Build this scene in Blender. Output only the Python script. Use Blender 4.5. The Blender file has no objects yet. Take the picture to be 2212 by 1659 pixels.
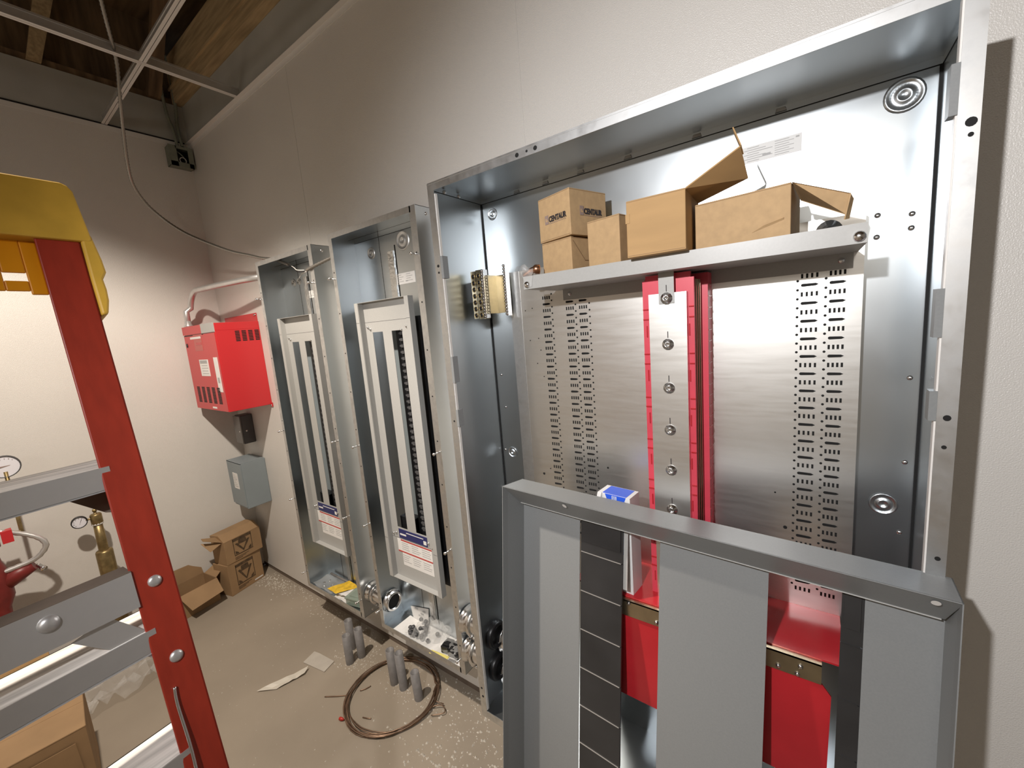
import bpy, bmesh, math, random
from mathutils import Vector, Matrix
random.seed(7)
S = bpy.context.scene
COL = S.collection
V = Vector

# ------------------------------------------------------------------ camera
F_PX, W_PX = 889.24, 2212.0
cam_d = bpy.data.cameras.new('camera')
cam = bpy.data.objects.new('camera', cam_d)
COL.objects.link(cam)
yaw, pitch, roll = -0.6321, 0.1453, -0.0815
fw = V((math.sin(yaw) * math.cos(pitch), math.cos(yaw) * math.cos(pitch), -math.sin(pitch)))
r0 = V((math.cos(yaw), -math.sin(yaw), 0))
u0 = r0.cross(fw)
rt = math.cos(roll) * r0 + math.sin(roll) * u0
up = -math.sin(roll) * r0 + math.cos(roll) * u0
cam.matrix_world = Matrix(((rt.x, up.x, -fw.x, 3.057), (rt.y, up.y, -fw.y, -1.0875), (rt.z, up.z, -fw.z, 1.5252), (0, 0, 0, 1)))
cam_d.sensor_fit = 'HORIZONTAL'
cam_d.sensor_width = 36.0
cam_d.lens = F_PX / W_PX * 36.0
cam_d.clip_start = 0.02
S.camera = cam

# ------------------------------------------------------------------ world, lights, exposure
wd = bpy.data.worlds.new('world')
S.world = wd
wd.use_nodes = True
wd.node_tree.nodes['Background'].inputs[0].default_value = (0.9, 0.93, 1.0, 1)
wd.node_tree.nodes['Background'].inputs[1].default_value = 0.03
S.view_settings.view_transform = 'Standard'
S.view_settings.look = 'None'
S.view_settings.exposure = 0.0
S.view_settings.gamma = 1.0
S.view_settings.use_curve_mapping = False


def lamp(name, kind, loc, energy, color, target=None, **kw):
    d = bpy.data.lights.new(name, kind)
    d.energy = energy
    d.color = color
    for k, v in kw.items():
        setattr(d, k, v)
    o = bpy.data.objects.new(name, d)
    COL.objects.link(o)
    o.location = loc
    if target is not None:
        o.rotation_euler = (V(target) - V(loc)).to_track_quat('-Z', 'Y').to_euler()
    return o


# hanging work lamp of the room, just under the open grid in front of the panels
lamp('hanging_work_lamp', 'SPOT', (1.62, -1.08, 2.70), 205, (1.0, 0.89, 0.77), (0.92, -1.46, 0.0), spot_size=math.radians(128), spot_blend=0.42, shadow_soft_size=0.035)
# portable work lamp standing left of and behind the photographer
lamp('portable_lamp', 'SPOT', (2.80, -1.52, 1.95), 82, (0.98, 0.965, 0.97), (2.98, 0.0, 1.25), spot_size=math.radians(118), spot_blend=0.85, shadow_soft_size=0.018)
# added fill lamp further back in the room, lifts the upper walls
lamp('fill_lamp', 'POINT', (3.4, -2.9, 2.2), 15, (1.0, 0.93, 0.85), shadow_soft_size=0.15)


# ------------------------------------------------------------------ colours and materials
def lin(c):
    c = c / 255.0
    return c / 12.92 if c <= 0.04045 else ((c + 0.055) / 1.055) ** 2.4


def rgb(r, g, b):
    return (lin(r), lin(g), lin(b), 1)


def mat(name, col, rough=0.5, metal=0.0, noise=None, bump=None, rvar=0.0, alpha=None, trans=0.0, spec=0.5, stretch=(1, 1, 1), emit=None, coords='Object'):
    """noise=(scale, amount, detail) modulates the colour; bump=(scale, strength, distance)"""
    m = bpy.data.materials.new(name)
    m.use_nodes = True
    nt = m.node_tree
    b = nt.nodes['Principled BSDF']
    b.inputs['Base Color'].default_value = col
    b.inputs['Roughness'].default_value = rough
    b.inputs['Metallic'].default_value = metal
    b.inputs['Specular IOR Level'].default_value = spec
    if trans:
        b.inputs['Transmission Weight'].default_value = trans
    if alpha is not None:
        b.inputs['Alpha'].default_value = alpha
    tc = nt.nodes.new('ShaderNodeTexCoord')
    mp = nt.nodes.new('ShaderNodeMapping')
    mp.inputs['Scale'].default_value = stretch
    nt.links.new(tc.outputs[coords], mp.inputs['Vector'])
    if noise:
        n = nt.nodes.new('ShaderNodeTexNoise')
        n.inputs['Scale'].default_value = noise[0]
        n.inputs['Detail'].default_value = noise[2] if len(noise) > 2 else 4
        nt.links.new(mp.outputs[0], n.inputs['Vector'])
        mr = nt.nodes.new('ShaderNodeMapRange')
        mr.inputs['From Min'].default_value = 0.3
        mr.inputs['From Max'].default_value = 0.7
        mr.inputs['To Min'].default_value = 1 - noise[1]
        mr.inputs['To Max'].default_value = 1 + noise[1] * 0.6
        nt.links.new(n.outputs['Fac'], mr.inputs['Value'])
        mx = nt.nodes.new('ShaderNodeVectorMath')
        mx.operation = 'SCALE'
        mx.inputs[0].default_value = col[:3]
        nt.links.new(mr.outputs[0], mx.inputs['Scale'])
        nt.links.new(mx.outputs[0], b.inputs['Base Color'])
        if rvar:
            m2 = nt.nodes.new('ShaderNodeMapRange')
            m2.inputs['From Min'].default_value = 0.3
            m2.inputs['From Max'].default_value = 0.7
            m2.inputs['To Min'].default_value = rough + rvar
            m2.inputs['To Max'].default_value = max(0.02, rough - rvar)
            nt.links.new(n.outputs['Fac'], m2.inputs['Value'])
            nt.links.new(m2.outputs[0], b.inputs['Roughness'])
    if bump:
        n2 = nt.nodes.new('ShaderNodeTexNoise')
        n2.inputs['Scale'].default_value = bump[0]
        n2.inputs['Detail'].default_value = bump[3] if len(bump) > 3 else 3
        nt.links.new(mp.outputs[0], n2.inputs['Vector'])
        bp = nt.nodes.new('ShaderNodeBump')
        bp.inputs['Strength'].default_value = bump[1]
        bp.inputs['Distance'].default_value = bump[2]
        nt.links.new(n2.outputs['Fac'], bp.inputs['Height'])
        nt.links.new(bp.outputs[0], b.inputs['Normal'])
    return m


M = {}
M['wall'] = mat('painted_drywall', (0.70, 0.675, 0.635, 1), 0.30, noise=(3, 0.03), bump=(420, 0.7, 0.0016, 2), spec=0.5)
M['drywall_upper'] = mat('gray_drywall', (0.42, 0.42, 0.39, 1), 0.85, noise=(6, 0.08), bump=(150, 0.2, 0.001))  # grayer drywall above the ceiling grid
M['white_metal'] = mat('white_enamel', (0.72, 0.70, 0.67, 1), 0.4)
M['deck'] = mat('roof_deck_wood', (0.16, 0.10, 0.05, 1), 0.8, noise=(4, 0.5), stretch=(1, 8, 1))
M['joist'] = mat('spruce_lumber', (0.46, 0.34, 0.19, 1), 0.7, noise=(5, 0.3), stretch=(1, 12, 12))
M['galv'] = mat('galvanized_steel', (0.60, 0.64, 0.665, 1), 0.31, 1.0, noise=(7, 0.03, 2), rvar=0.02)
M['galv_bright'] = mat('spangled_zinc', (0.72, 0.73, 0.73, 1), 0.42, 1.0, noise=(45, 0.16, 5), rvar=0.06)
M['galv_brushed'] = mat('brushed_zinc_sheet', (0.78, 0.775, 0.75, 1), 0.38, 1.0, noise=(40, 0.03, 5), rvar=0.03, stretch=(0.3, 1, 3.0))
M['steel'] = mat('zinc_screw', (0.80, 0.80, 0.80, 1), 0.18, 1.0)
M['gray_paint'] = mat('gray_enamel', (0.23, 0.24, 0.243, 1), 0.42, noise=(300, 0.04, 2), bump=(700, 0.08, 0.0003))
M['gray_trim'] = mat('light_gray_enamel', (0.42, 0.42, 0.405, 1), 0.38, noise=(250, 0.03, 2))
M['box_gray'] = mat('blue_gray_enamel', (0.235, 0.275, 0.295, 1), 0.45, noise=(8, 0.05))
M['red_enamel'] = mat('red_enamel', (0.56, 0.030, 0.035, 1), 0.32, noise=(400, 0.05, 2))
M['red_glass'] = mat('red_insulator', (0.68, 0.065, 0.10, 1), 0.4, noise=(30, 0.06))
M['red_sheet'] = mat('red_barrier_sheet', (0.50, 0.022, 0.03, 1), 0.22, noise=(8, 0.12))
M['black'] = mat('black_plastic', (0.012, 0.012, 0.013, 1), 0.35, noise=(60, 0.3))
M['filler'] = mat('black_filler_plastic', (0.028, 0.028, 0.029, 1), 0.42, noise=(9, 0.25), bump=(500, 0.1, 0.0003))
M['dark'] = mat('dark_gap', (0.006, 0.006, 0.006, 1), 0.8)
M['dark_gray'] = mat('dark_gray_plastic', (0.075, 0.075, 0.078, 1), 0.4)
M['card'] = mat('brown_cardboard', (0.46, 0.285, 0.125, 1), 0.75, noise=(6, 0.08), bump=(60, 0.15, 0.0006), stretch=(1, 1, 6))
M['card2'] = mat('tan_cardboard', (0.50, 0.335, 0.175, 1), 0.75, noise=(70, 0.09), bump=(50, 0.1, 0.0006))
M['card_dark'] = mat('old_cardboard', (0.34, 0.215, 0.11, 1), 0.8, noise=(9, 0.12))
M['ink'] = mat('black_ink', (0.035, 0.028, 0.03, 1), 0.6)
M['ink_gray'] = mat('gray_ink', (0.30, 0.22, 0.19, 1), 0.7)
M['ink_brown'] = mat('brown_ink', (0.10, 0.062, 0.032, 1), 0.7, noise=(60, 0.5))
M['paper'] = mat('white_paper', (0.82, 0.81, 0.79, 1), 0.6, noise=(20, 0.03))
M['paper_gray'] = mat('label_paper', (0.72, 0.72, 0.71, 1), 0.5)
M['label_print'] = mat('label_print', (0.42, 0.42, 0.42, 1), 0.6)
M['label_red'] = mat('red_print', (0.50, 0.05, 0.04, 1), 0.5)
M['blue_print'] = mat('blue_label', (0.025, 0.03, 0.13, 1), 0.35)
M['blue'] = mat('blue_carton', (0.03, 0.12, 0.78, 1), 0.35, noise=(20, 0.05))
M['white_carton'] = mat('white_carton', (0.80, 0.80, 0.80, 1), 0.4)
M['brass'] = mat('tin_plated_bar', (0.60, 0.53, 0.38, 1), 0.30, 1.0, noise=(40, 0.1))
M['brass_dark'] = mat('aged_brass', (0.36, 0.27, 0.13, 1), 0.42, 0.9, noise=(40, 0.3))
M['copper'] = mat('copper', (0.80, 0.42, 0.25, 1), 0.25, 1.0)
M['coil'] = mat('tinned_copper_wire', (0.30, 0.20, 0.14, 1), 0.38, 0.8, noise=(30, 0.3))
M['pvc'] = mat('gray_pvc', (0.21, 0.20, 0.195, 1), 0.5, noise=(40, 0.15))
M['floor'] = mat('concrete_floor', (0.33, 0.28, 0.22, 1), 0.78, noise=(2.2, 0.12, 8), bump=(40, 0.25, 0.002, 6))
M['rubble'] = mat('plaster_crumbs', (0.58, 0.54, 0.47, 1), 0.9, noise=(40, 0.2))
M['sill'] = mat('brown_sill', (0.17, 0.13, 0.10, 1), 0.8, noise=(15, 0.2))
M['ladder_red'] = mat('red_fiberglass', (0.33, 0.030, 0.013, 1), 0.42, noise=(14, 0.12, 6), stretch=(6, 6, 0.6), bump=(200, 0.1, 0.0004))
M['ladder_yellow'] = mat('yellow_plastic', (0.70, 0.42, 0.055, 1), 0.40, noise=(14, 0.18, 6), bump=(30, 0.2, 0.002))
M['ladder_orange'] = mat('orange_plastic', (0.85, 0.33, 0.008, 1), 0.35, noise=(8, 0.05))
M['alu'] = mat('mill_aluminium', (0.66, 0.65, 0.64, 1), 0.36, 0.7, noise=(16, 0.10, 6), rvar=0.08)
M['alu_tread'] = mat('serrated_tread', (0.86, 0.82, 0.77, 1), 0.42, 0.0, noise=(14, 0.40, 6), stretch=(8, 0.35, 8), bump=(26, 0.5, 0.002, 4))
M['clear'] = mat('clear_film', (0.9, 0.9, 0.88, 1), 0.12, trans=0.0, alpha=0.22, noise=(18, 0.15), bump=(22, 1.0, 0.012, 5))
M['green_clear'] = mat('green_translucent_plastic', (0.36, 0.44, 0.37, 1), 0.2, alpha=0.72, noise=(20, 0.08))
M['yellow_print'] = mat('yellow_label', (0.85, 0.55, 0.04, 1), 0.45, noise=(45, 0.3))
M['yellow_flat'] = mat('pale_yellow_label', (0.86, 0.75, 0.22, 1), 0.5)
M['jbox'] = mat('green_gray_steel', (0.24, 0.26, 0.21, 1), 0.5, 0.3, noise=(20, 0.15))
M['dial'] = mat('gauge_dial', (0.72, 0.71, 0.76, 1), 0.3)
M['red_pipe'] = mat('red_sprinkler_pipe', (0.20, 0.022, 0.02, 1), 0.4, noise=(30, 0.2))
M['armor'] = mat('dull_armor_strip', (0.34, 0.32, 0.29, 1), 0.38, 0.75)
M['tape'] = mat('foil_tape', (0.66, 0.66, 0.65, 1), 0.3, 1.0, bump=(45, 0.6, 0.004, 4))
M['red_nut'] = mat('red_wire_nut', (0.5, 0.03, 0.02, 1), 0.4)


# ------------------------------------------------------------------ mesh builder
class MB:
    def __init__(self, xf=None):
        self.bm = bmesh.new()
        self.xf = xf
        self.mi = 0

    def _v(self, p):
        p = V(p)
        if self.xf is not None:
            p = self.xf(p) if callable(self.xf) else self.xf @ p
        return self.bm.verts.new(p)

    def face(self, pts, smooth=False):
        f = self.bm.faces.new([self._v(p) for p in pts])
        f.material_index = self.mi
        f.smooth = smooth
        return f

    def box(self, a, b):
        x0, x1 = sorted((a[0], b[0])); y0, y1 = sorted((a[1], b[1])); z0, z1 = sorted((a[2], b[2]))
        return self.hexa([(x0, y0, z0), (x1, y0, z0), (x1, y1, z0), (x0, y1, z0), (x0, y0, z1), (x1, y0, z1), (x1, y1, z1), (x0, y1, z1)])

    def hexa(self, p):
        v = [self._v(q) for q in p]
        for idx in ((0, 3, 2, 1), (4, 5, 6, 7), (0, 1, 5, 4), (1, 2, 6, 5), (2, 3, 7, 6), (3, 0, 4, 7)):
            f = self.bm.faces.new([v[i] for i in idx])
            f.material_index = self.mi
        return self

    def prism(self, poly, d):
        """poly: 3-D points of a planar outline; d: extrusion vector"""
        d = V(d)
        a = [self._v(p) for p in poly]
        b = [self._v(V(p) + d) for p in poly]
        n = len(a)
        fs = [self.bm.faces.new(a[::-1]), self.bm.faces.new(b)]
        for i in range(n):
            fs.append(self.bm.faces.new([a[i], a[(i + 1) % n], b[(i + 1) % n], b[i]]))
        for f in fs:
            f.material_index = self.mi
        return self

    def tube(self, path, r, seg=10, cap=True, closed=False):
        pts = [V(p) for p in path]
        rs = r if isinstance(r, (list, tuple)) else [r] * len(pts)
        n = len(pts)
        rings = []
        prev = None
        for i, p in enumerate(pts):
            if closed:
                t = pts[(i + 1) % n] - pts[i - 1]
            else:
                t = pts[min(i + 1, n - 1)] - pts[max(i - 1, 0)]
            t.normalize()
            if prev is None:
                a = t.orthogonal().normalized()
            else:
                a = (prev - t * prev.dot(t))
                a = a.normalized() if a.length > 1e-6 else t.orthogonal().normalized()
            prev = a
            b = t.cross(a)
            rings.append([self._v(p + rs[i] * (math.cos(2 * math.pi * k / seg) * a + math.sin(2 * math.pi * k / seg) * b)) for k in range(seg)])
        for i in range(n if closed else n - 1):
            A, B = rings[i], rings[(i + 1) % n]
            for k in range(seg):
                f = self.bm.faces.new([A[k], A[(k + 1) % seg], B[(k + 1) % seg], B[k]])
                f.smooth = True
                f.material_index = self.mi
        if cap and not closed:
            for R_ in (rings[0][::-1], rings[-1]):
                f = self.bm.faces.new(R_)
                f.material_index = self.mi
        return self

    def cyl(self, p0, p1, r, seg=16, r1=None):
        return self.tube([p0, p1], [r, r if r1 is None else r1], seg)

    def lathe(self, c, axis, prof, seg=20):
        """prof: (radius, height) pairs along axis from c"""
        c = V(c); ax = V(axis).normalized()
        a = ax.orthogonal().normalized(); b = ax.cross(a)
        rings = []
        for r, h in prof:
            if r < 1e-6:
                rings.append([self._v(c + ax * h)])
            else:
                rings.append([self._v(c + ax * h + r * (math.cos(2 * math.pi * k / seg) * a + math.sin(2 * math.pi * k / seg) * b)) for k in range(seg)])
        for A, B in zip(rings, rings[1:]):
            for k in range(seg):
                k2 = (k + 1) % seg
                if len(A) == 1 and len(B) == 1:
                    continue
                if len(A) == 1:
                    vs = [A[0], B[k2], B[k]]
                elif len(B) == 1:
                    vs = [A[k], A[k2], B[0]]
                else:
                    vs = [A[k], A[k2], B[k2], B[k]]
                f = self.bm.faces.new(vs)
                f.smooth = True
                f.material_index = self.mi
        return self

    def build(self, name, m, parent=None, bevel=0.0, loc=None):
        bmesh.ops.recalc_face_normals(self.bm, faces=self.bm.faces[:])
        me = bpy.data.meshes.new(name)
        self.bm.to_mesh(me)
        self.bm.free()
        for k in (m if isinstance(m, (list, tuple)) else [m]):
            me.materials.append(M[k] if isinstance(k, str) else k)
        o = bpy.data.objects.new(name, me)
        COL.objects.link(o)
        if bevel:
            md = o.modifiers.new('bevel', 'BEVEL')
            md.width = bevel
            md.segments = 2
            md.limit_method = 'ANGLE'
        if parent is not None:
            attach(o, parent)
        return o


ORIG = {}


def world_loc(o):
    p = V((0, 0, 0))
    while o is not None:
        p = p + o.location
        o = o.parent
    return p


def attach(o, parent):
    """meshes are modelled in world space: keep them there under the parent"""
    o.parent = parent
    o.location = o.location - world_loc(parent)


def thing(name, loc, label, cat, group=None):
    e = bpy.data.objects.new(name, None)
    e.empty_display_size = 0.05
    COL.objects.link(e)
    e.location = loc
    return tag(e, label, cat, group)


def tag(o, label, cat, group=None, kind=None):
    o['label'] = label
    o['category'] = cat
    if group:
        o['group'] = group
    if kind:
        o['kind'] = kind
    return o


def structure(o, label=None):
    o['kind'] = 'structure'
    if label:
        o['label'] = label
    return o


def plabel(o, text):
    o['label'] = text
    return o


def text_mesh(body, name, m, parent, origin, ex, ey, size, depth=0.0004, shear=0.0, bold=0.0, width=None):
    """flat lettering lying in the plane of ex, ey"""
    cu = bpy.data.curves.new(name, 'FONT')
    cu.body = body
    cu.size = size
    cu.extrude = depth
    cu.shear = shear
    cu.offset = bold
    cu.resolution_u = 3
    to = bpy.data.objects.new(name, cu)
    COL.objects.link(to)
    dg = bpy.context.evaluated_depsgraph_get()
    me = bpy.data.meshes.new_from_object(to.evaluated_get(dg))
    bpy.data.objects.remove(to)
    ex = V(ex).normalized(); ey = V(ey).normalized(); ez = ex.cross(ey)
    xs = [v.co.x for v in me.vertices]
    sc = (width / (max(xs) - min(xs))) if width else 1.0
    x0 = min(xs)
    for v in me.vertices:
        v.co = V(origin) + ex * (v.co.x - x0) * sc + ey * v.co.y + ez * v.co.z
    me.materials.append(M[m])
    o = bpy.data.objects.new(name, me)
    COL.objects.link(o)
    if parent is not None:
        attach(o, parent)
    return o


def arc(c, a, b, r, t0, t1, n=10):
    c, a, b = V(c), V(a), V(b)
    return [c + r * (math.cos(t0 + (t1 - t0) * i / n) * a + math.sin(t0 + (t1 - t0) * i / n) * b) for i in range(n + 1)]


def smooth_path(pts, n=8):
    pts = [V(p) for p in pts]
    out = []
    for i in range(len(pts) - 1):
        p0 = pts[max(i - 1, 0)]; p1 = pts[i]; p2 = pts[i + 1]; p3 = pts[min(i + 2, len(pts) - 1)]
        for k in range(n):
            t = k / n
            out.append(0.5 * ((2 * p1) + (p2 - p0) * t + (2 * p0 - 5 * p1 + 4 * p2 - p3) * t * t + (3 * p1 - p0 - 3 * p2 + p3) * t ** 3))
    out.append(pts[-1])
    return out

# ================================================================== SETTING
RX, RY, GRID_Z, TOP_Z, DECK_Z = 5.4, -3.6, 2.739, 2.95, 3.42
b = MB()
b.box((0, RY, -0.08), (RX, 0.12, 0))
structure(b.build('floor', 'floor'), 'bare dusty concrete floor')

b = MB()
b.box((-0.1, 0, 0.033), (RX, 0.1, GRID_Z))
for sx, w in ((1.179, 0.004), (2.373, 0.011)):
    b.box((sx - w / 2, -0.0009, 0.04), (sx + w / 2, 0.01, GRID_Z - 0.02))
b.mi = 1
b.box((-0.1, 0, GRID_Z), (RX, 0.1, TOP_Z))
structure(b.build('wall_back', ['wall', 'drywall_upper']), 'painted drywall behind the electrical panels')

b = MB()
b.box((-0.1, RY, 0.02), (0, 0, GRID_Z))
b.mi = 1
b.box((-0.1, RY, GRID_Z), (0, 0, TOP_Z))
structure(b.build('wall_left', ['wall', 'drywall_upper']), 'painted drywall with the red fire panel in its corner')
b = MB(); b.box((-0.1, RY - 0.1, 0), (RX, RY, TOP_Z)); structure(b.build('wall_front', 'wall'))
b = MB(); b.box((RX, RY, 0), (RX + 0.1, 0.1, TOP_Z)); structure(b.build('wall_right', 'wall'))
b = MB()
b.box((-0.1, 0.006, 0), (RX, 0.1, 0.033))
structure(b.build('baseboard_back', 'sill'), 'brown sill plate showing under the drywall')
b = MB(); b.box((-0.1, RY, 0), (-0.004, 0.0, 0.02)); structure(b.build('baseboard_left', 'sill'))

# open ceiling: dark deck above the bare grid
b = MB()
b.box((-0.6, RY - 0.1, DECK_Z), (RX + 0.1, 0.6, DECK_Z + 0.03))
b.box((-0.14, RY, TOP_Z), (-0.1, 0, DECK_Z))
b.box((-0.1, 0.1, TOP_Z), (RX, 0.14, DECK_Z))
b.box((RX, RY, TOP_Z), (RX + 0.04, 0, DECK_Z))
b.box((-0.1, RY - 0.1, TOP_Z), (RX, RY - 0.06, DECK_Z))
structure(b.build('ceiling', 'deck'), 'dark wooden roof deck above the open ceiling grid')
b = MB()
b.box((0.0, -0.022, GRID_Z - 0.001), (RX, 0, GRID_Z + 0.0005))
b.box((0.0, -0.0022, GRID_Z - 0.024), (RX, 0, GRID_Z))
structure(b.build('trim_1', 'white_metal'), 'white wall angle of the ceiling grid')
b = MB()
b.box((0.0, RY, GRID_Z - 0.024), (0.0012, -0.022, GRID_Z + 0.0005))
b.mi = 1
b.box((0.0, RY, GRID_Z), (0.004, -0.022, GRID_Z + 0.007))
structure(b.build('trim_2', ['white_metal', 'dark']), 'dark joint where the ceiling grid meets the left wall')


def tee(p0, p1, label):
    p0, p1 = V(p0), V(p1)
    d = (p1 - p0).normalized(); s = V((0, 0, 1)).cross(d)
    b = MB()
    h = 0.012
    b.prism([p0 - s * h, p0 + s * h, p0 + s * h + V((0, 0, 0.0015)), p0 - s * h + V((0, 0, 0.0015))], p1 - p0)
    o = b.build('ceiling_tee', 'white_metal')
    b = MB()
    b.prism([p0 - s * 0.0008, p0 + s * 0.0008, p0 + s * 0.0008 + V((0, 0, 0.036)), p0 - s * 0.0008 + V((0, 0, 0.036))], p1 - p0)
    b.prism([p0 - s * 0.003 + V((0, 0, 0.036)), p0 + s * 0.003 + V((0, 0, 0.036)), p0 + s * 0.003 + V((0, 0, 0.044)), p0 - s * 0.003 + V((0, 0, 0.044))], p1 - p0)
    b.build('tee_web', 'alu', o)
    return tag(o, label, 'ceiling grid bar')


tee((0.752, -3.88, GRID_Z), (0.735, -0.004, GRID_Z), 'white ceiling grid bar running out from the panel wall')
tee((0.004, -0.372, GRID_Z + 0.0016), (RX, -0.43, GRID_Z + 0.0016), 'white ceiling grid bar running parallel to the panel wall, crossing the other bar')

b = MB()
b.box((0.0, -0.045, 2.952), (RX, 0.06, 3.19))
o = b.build('ceiling_beam', 'joist')
b = MB(); b.box((0.0, -0.055, 3.02), (RX, -0.045, 3.032)); b.build('groove_strip', 'joist', o)
tag(o, 'pale wooden beam along the top of the panel wall', 'beam')
b = MB()
b.hexa([(-0.03, -0.61, 2.955), (0.01, -0.61, 2.955), (0.01, -0.56, 2.955), (-0.03, -0.56, 2.955), (-0.03, -0.50, 3.415), (0.01, -0.50, 3.415), (0.01, -0.43, 3.415), (-0.03, -0.43, 3.415)])
tag(b.build('truss_web', 'joist'), 'slanted pale wooden stud above the left wall', 'stud')
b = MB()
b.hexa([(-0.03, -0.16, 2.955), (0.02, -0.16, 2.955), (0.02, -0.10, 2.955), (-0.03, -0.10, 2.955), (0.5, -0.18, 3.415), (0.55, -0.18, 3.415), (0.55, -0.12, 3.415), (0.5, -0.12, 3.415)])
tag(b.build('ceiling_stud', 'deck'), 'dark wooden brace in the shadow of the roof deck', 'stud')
b = MB()
b.box((-0.095, RY, TOP_Z), (-0.01, 0, TOP_Z + 0.035))
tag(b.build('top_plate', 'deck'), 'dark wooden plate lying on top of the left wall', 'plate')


# ================================================================== PANELBOARDS
def screw(bd, x, y, z, r=0.0058, l=0.024, dirv=(0, -1, 0)):
    d = V(dirv); p = V((x, y, z))
    bd.cyl(p, p + d * l, r * 0.5, 8)
    bd.lathe(p + d * l, d, [(r * 0.5, 0), (r, 0.0), (r, 0.003), (r * 0.6, 0.0055), (0, 0.0055)], 12)


def knockout(bd, c, r, axis):
    bd.lathe(c, axis, [(r * 1.08, 0), (r, 0.003), (r * 0.9, 0.0035), (r * 0.84, 0.001), (r * 0.5, 0.001), (r * 0.42, 0.004), (r * 0.3, 0.004), (r * 0.22, 0.0012), (0, 0.0012)], 24)


def panelboard(x0, x1, z0, z1, d, tx0, tx1, label, screws_l, screws_r, extra):
    xc = (x0 + x1) / 2
    t = thing('panelboard', (xc, 0, z0), label, 'electrical panel')
    g = 0.0016; fl = 0.022; yb = -0.004
    b = MB()
    b.box((x0, yb - g, z0), (x1, yb, z1))
    b.box((x0, -d, z0), (x0 + g, yb, z1)); b.box((x1 - g, -d, z0), (x1, yb, z1))
    b.box((x0, -d, z0), (x1, yb, z0 + g)); b.box((x0, -d, z1 - g), (x1, yb, z1))
    enc = b.build('enclosure', 'galv', t)
    b = MB()
    b.box((x0 - 0.0003, -d - g, z0), (x0 + fl, -d, z1)); b.box((x1 - fl - 0.006, -d - g, z0), (x1 + 0.0003, -d, z1))
    b.box((x0 + fl, -d - g, z0), (x1 - fl, -d, z0 + fl)); b.box((x0 + fl, -d - g, z1 - fl * 0.9), (x1 - fl, -d, z1))
    flange = b.build('front_flange', 'galv_bright', t)
    b = MB()
    for z in [z0 + 0.12 + k * 0.16 for k in range(10)]:
        for x in (x0 + 0.011, x1 - 0.014):
            b.cyl((x, -d - g - 0.0004, z), (x, -d - g + 0.0005, z), 0.003, 8)
    b.build('screw_holes', 'dark', flange)
    b = MB()
    b.box((x0, -0.034, z1 - 0.0155), (x1, -0.0335, z1 - 0.0145)); b.box((x0 + g, yb - g - 0.0012, z1 - 0.026), (x1 - g, yb - g, z1 - 0.0246))
    b.box((x0 + 0.16, yb - g - 0.0008, z0 + g), (x0 + 0.1612, yb - g, z1 - g))
    b.build('sheet_seam', 'dark', enc)
    # back rails and slots
    b = MB(); b.box((xc - 0.045, yb - g - 0.005, z0 + 0.03), (xc - 0.012, yb - g, z1 - 0.09)); b.build('mounting_rail', 'tape', t)
    b = MB(); b.box((xc - 0.006, yb - g - 0.001, z0 + 0.03), (xc - 0.001, yb - g, z1 - 0.07)); b.build('rail_gap', 'dark', t)
    for kx, kz, r in extra['ko']:
        b = MB(); knockout(b, (x0 + kx, yb - g, z0 + kz), r, (0, -1, 0)); b.build('knockout', 'galv_bright', t)
    for z in screws_l:
        b = MB(); screw(b, x0 + 0.010, -d - g, z); b.build('cover_screw', 'steel', t)
    for z in screws_r:
        b = MB(); screw(b, x1 - 0.012, -d - g, z); b.build('cover_screw', 'steel', t)
    b = MB()
    for z in (z0 + 0.018, z1 - 0.022):
        b.lathe((x1, -d * 0.62, z), (1, 0, 0), [(0.006, 0), (0.005, 0.003), (0, 0.004)], 10)
    b.build('side_bolt', 'steel', t)
    # rating label on the back sheet
    lx0, lx1, lz0, lz1 = extra['label']
    b = MB(); b.box((lx0, yb - g - 0.0008, lz0), (lx1, yb - g, lz1)); lb = b.build('rating_label', 'paper', t)
    b = MB()
    for k in range(4):
        zz = lz1 - (k + 0.7) * (lz1 - lz0) / 5
        for sx in (0.08, 0.55):
            b.box((lx0 + (lx1 - lx0) * sx, yb - g - 0.0011, zz - 0.0012), (lx0 + (lx1 - lx0) * (sx + 0.22 + 0.1 * ((k * 3) % 2)), yb - g - 0.0007, zz + 0.0006))
    b.box((lx0 + (lx1 - lx0) * .5, yb - g - 0.0012, lz0 + 0.008), (lx0 + (lx1 - lx0) * .62, yb - g - 0.0007, lz0 + 0.012))
    b.build('label_print', 'label_print', lb)
    # dead front: outer rim, recessed field with two breaker openings
    tz0, tz1 = z0 + 0.277, z1 - 0.277
    yr, yf = -d + 0.012, -d + 0.034
    w = 0.021
    b = MB()
    b.box((tx0, yr - 0.0015, tz0), (tx0 + w, yr, tz1)); b.box((tx1 - w, yr - 0.0015, tz0), (tx1, yr, tz1))
    b.box((tx0 + w, yr, tz0), (tx0 + w + 0.0015, yf, tz1)); b.box((tx1 - w - 0.0015, yr, tz0), (tx1 - w, yf, tz1))
    b.box((tx0 + w, yr, tz0), (tx1 - w, yf, tz0 + 0.0015)); b.box((tx0 + w, yr, tz1 - 0.0015), (tx1 - w, yf, tz1))
    b.box((tx0, yr, tz0), (tx0 + 0.0015, yf, tz1)); b.box((tx1 - 0.0015, yr, tz0), (tx1, yf, tz1))
    rim = b.build('dead_front_rim', 'gray_trim', t)
    fx0, fx1 = tx0 + w, tx1 - w
    oz0, oz1 = z0 + 0.505, z1 - 0.393
    oL = (fx0 + 0.043, fx0 + 0.105); oR = (fx0 + 0.158, fx0 + 0.217)
    b = MB()
    for a, c in ((fx0, oL[0]), (oL[1], oR[0]), (oR[1], fx1)):
        b.box((a, yf, tz0), (c, yf + 0.0015, tz1))
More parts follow.
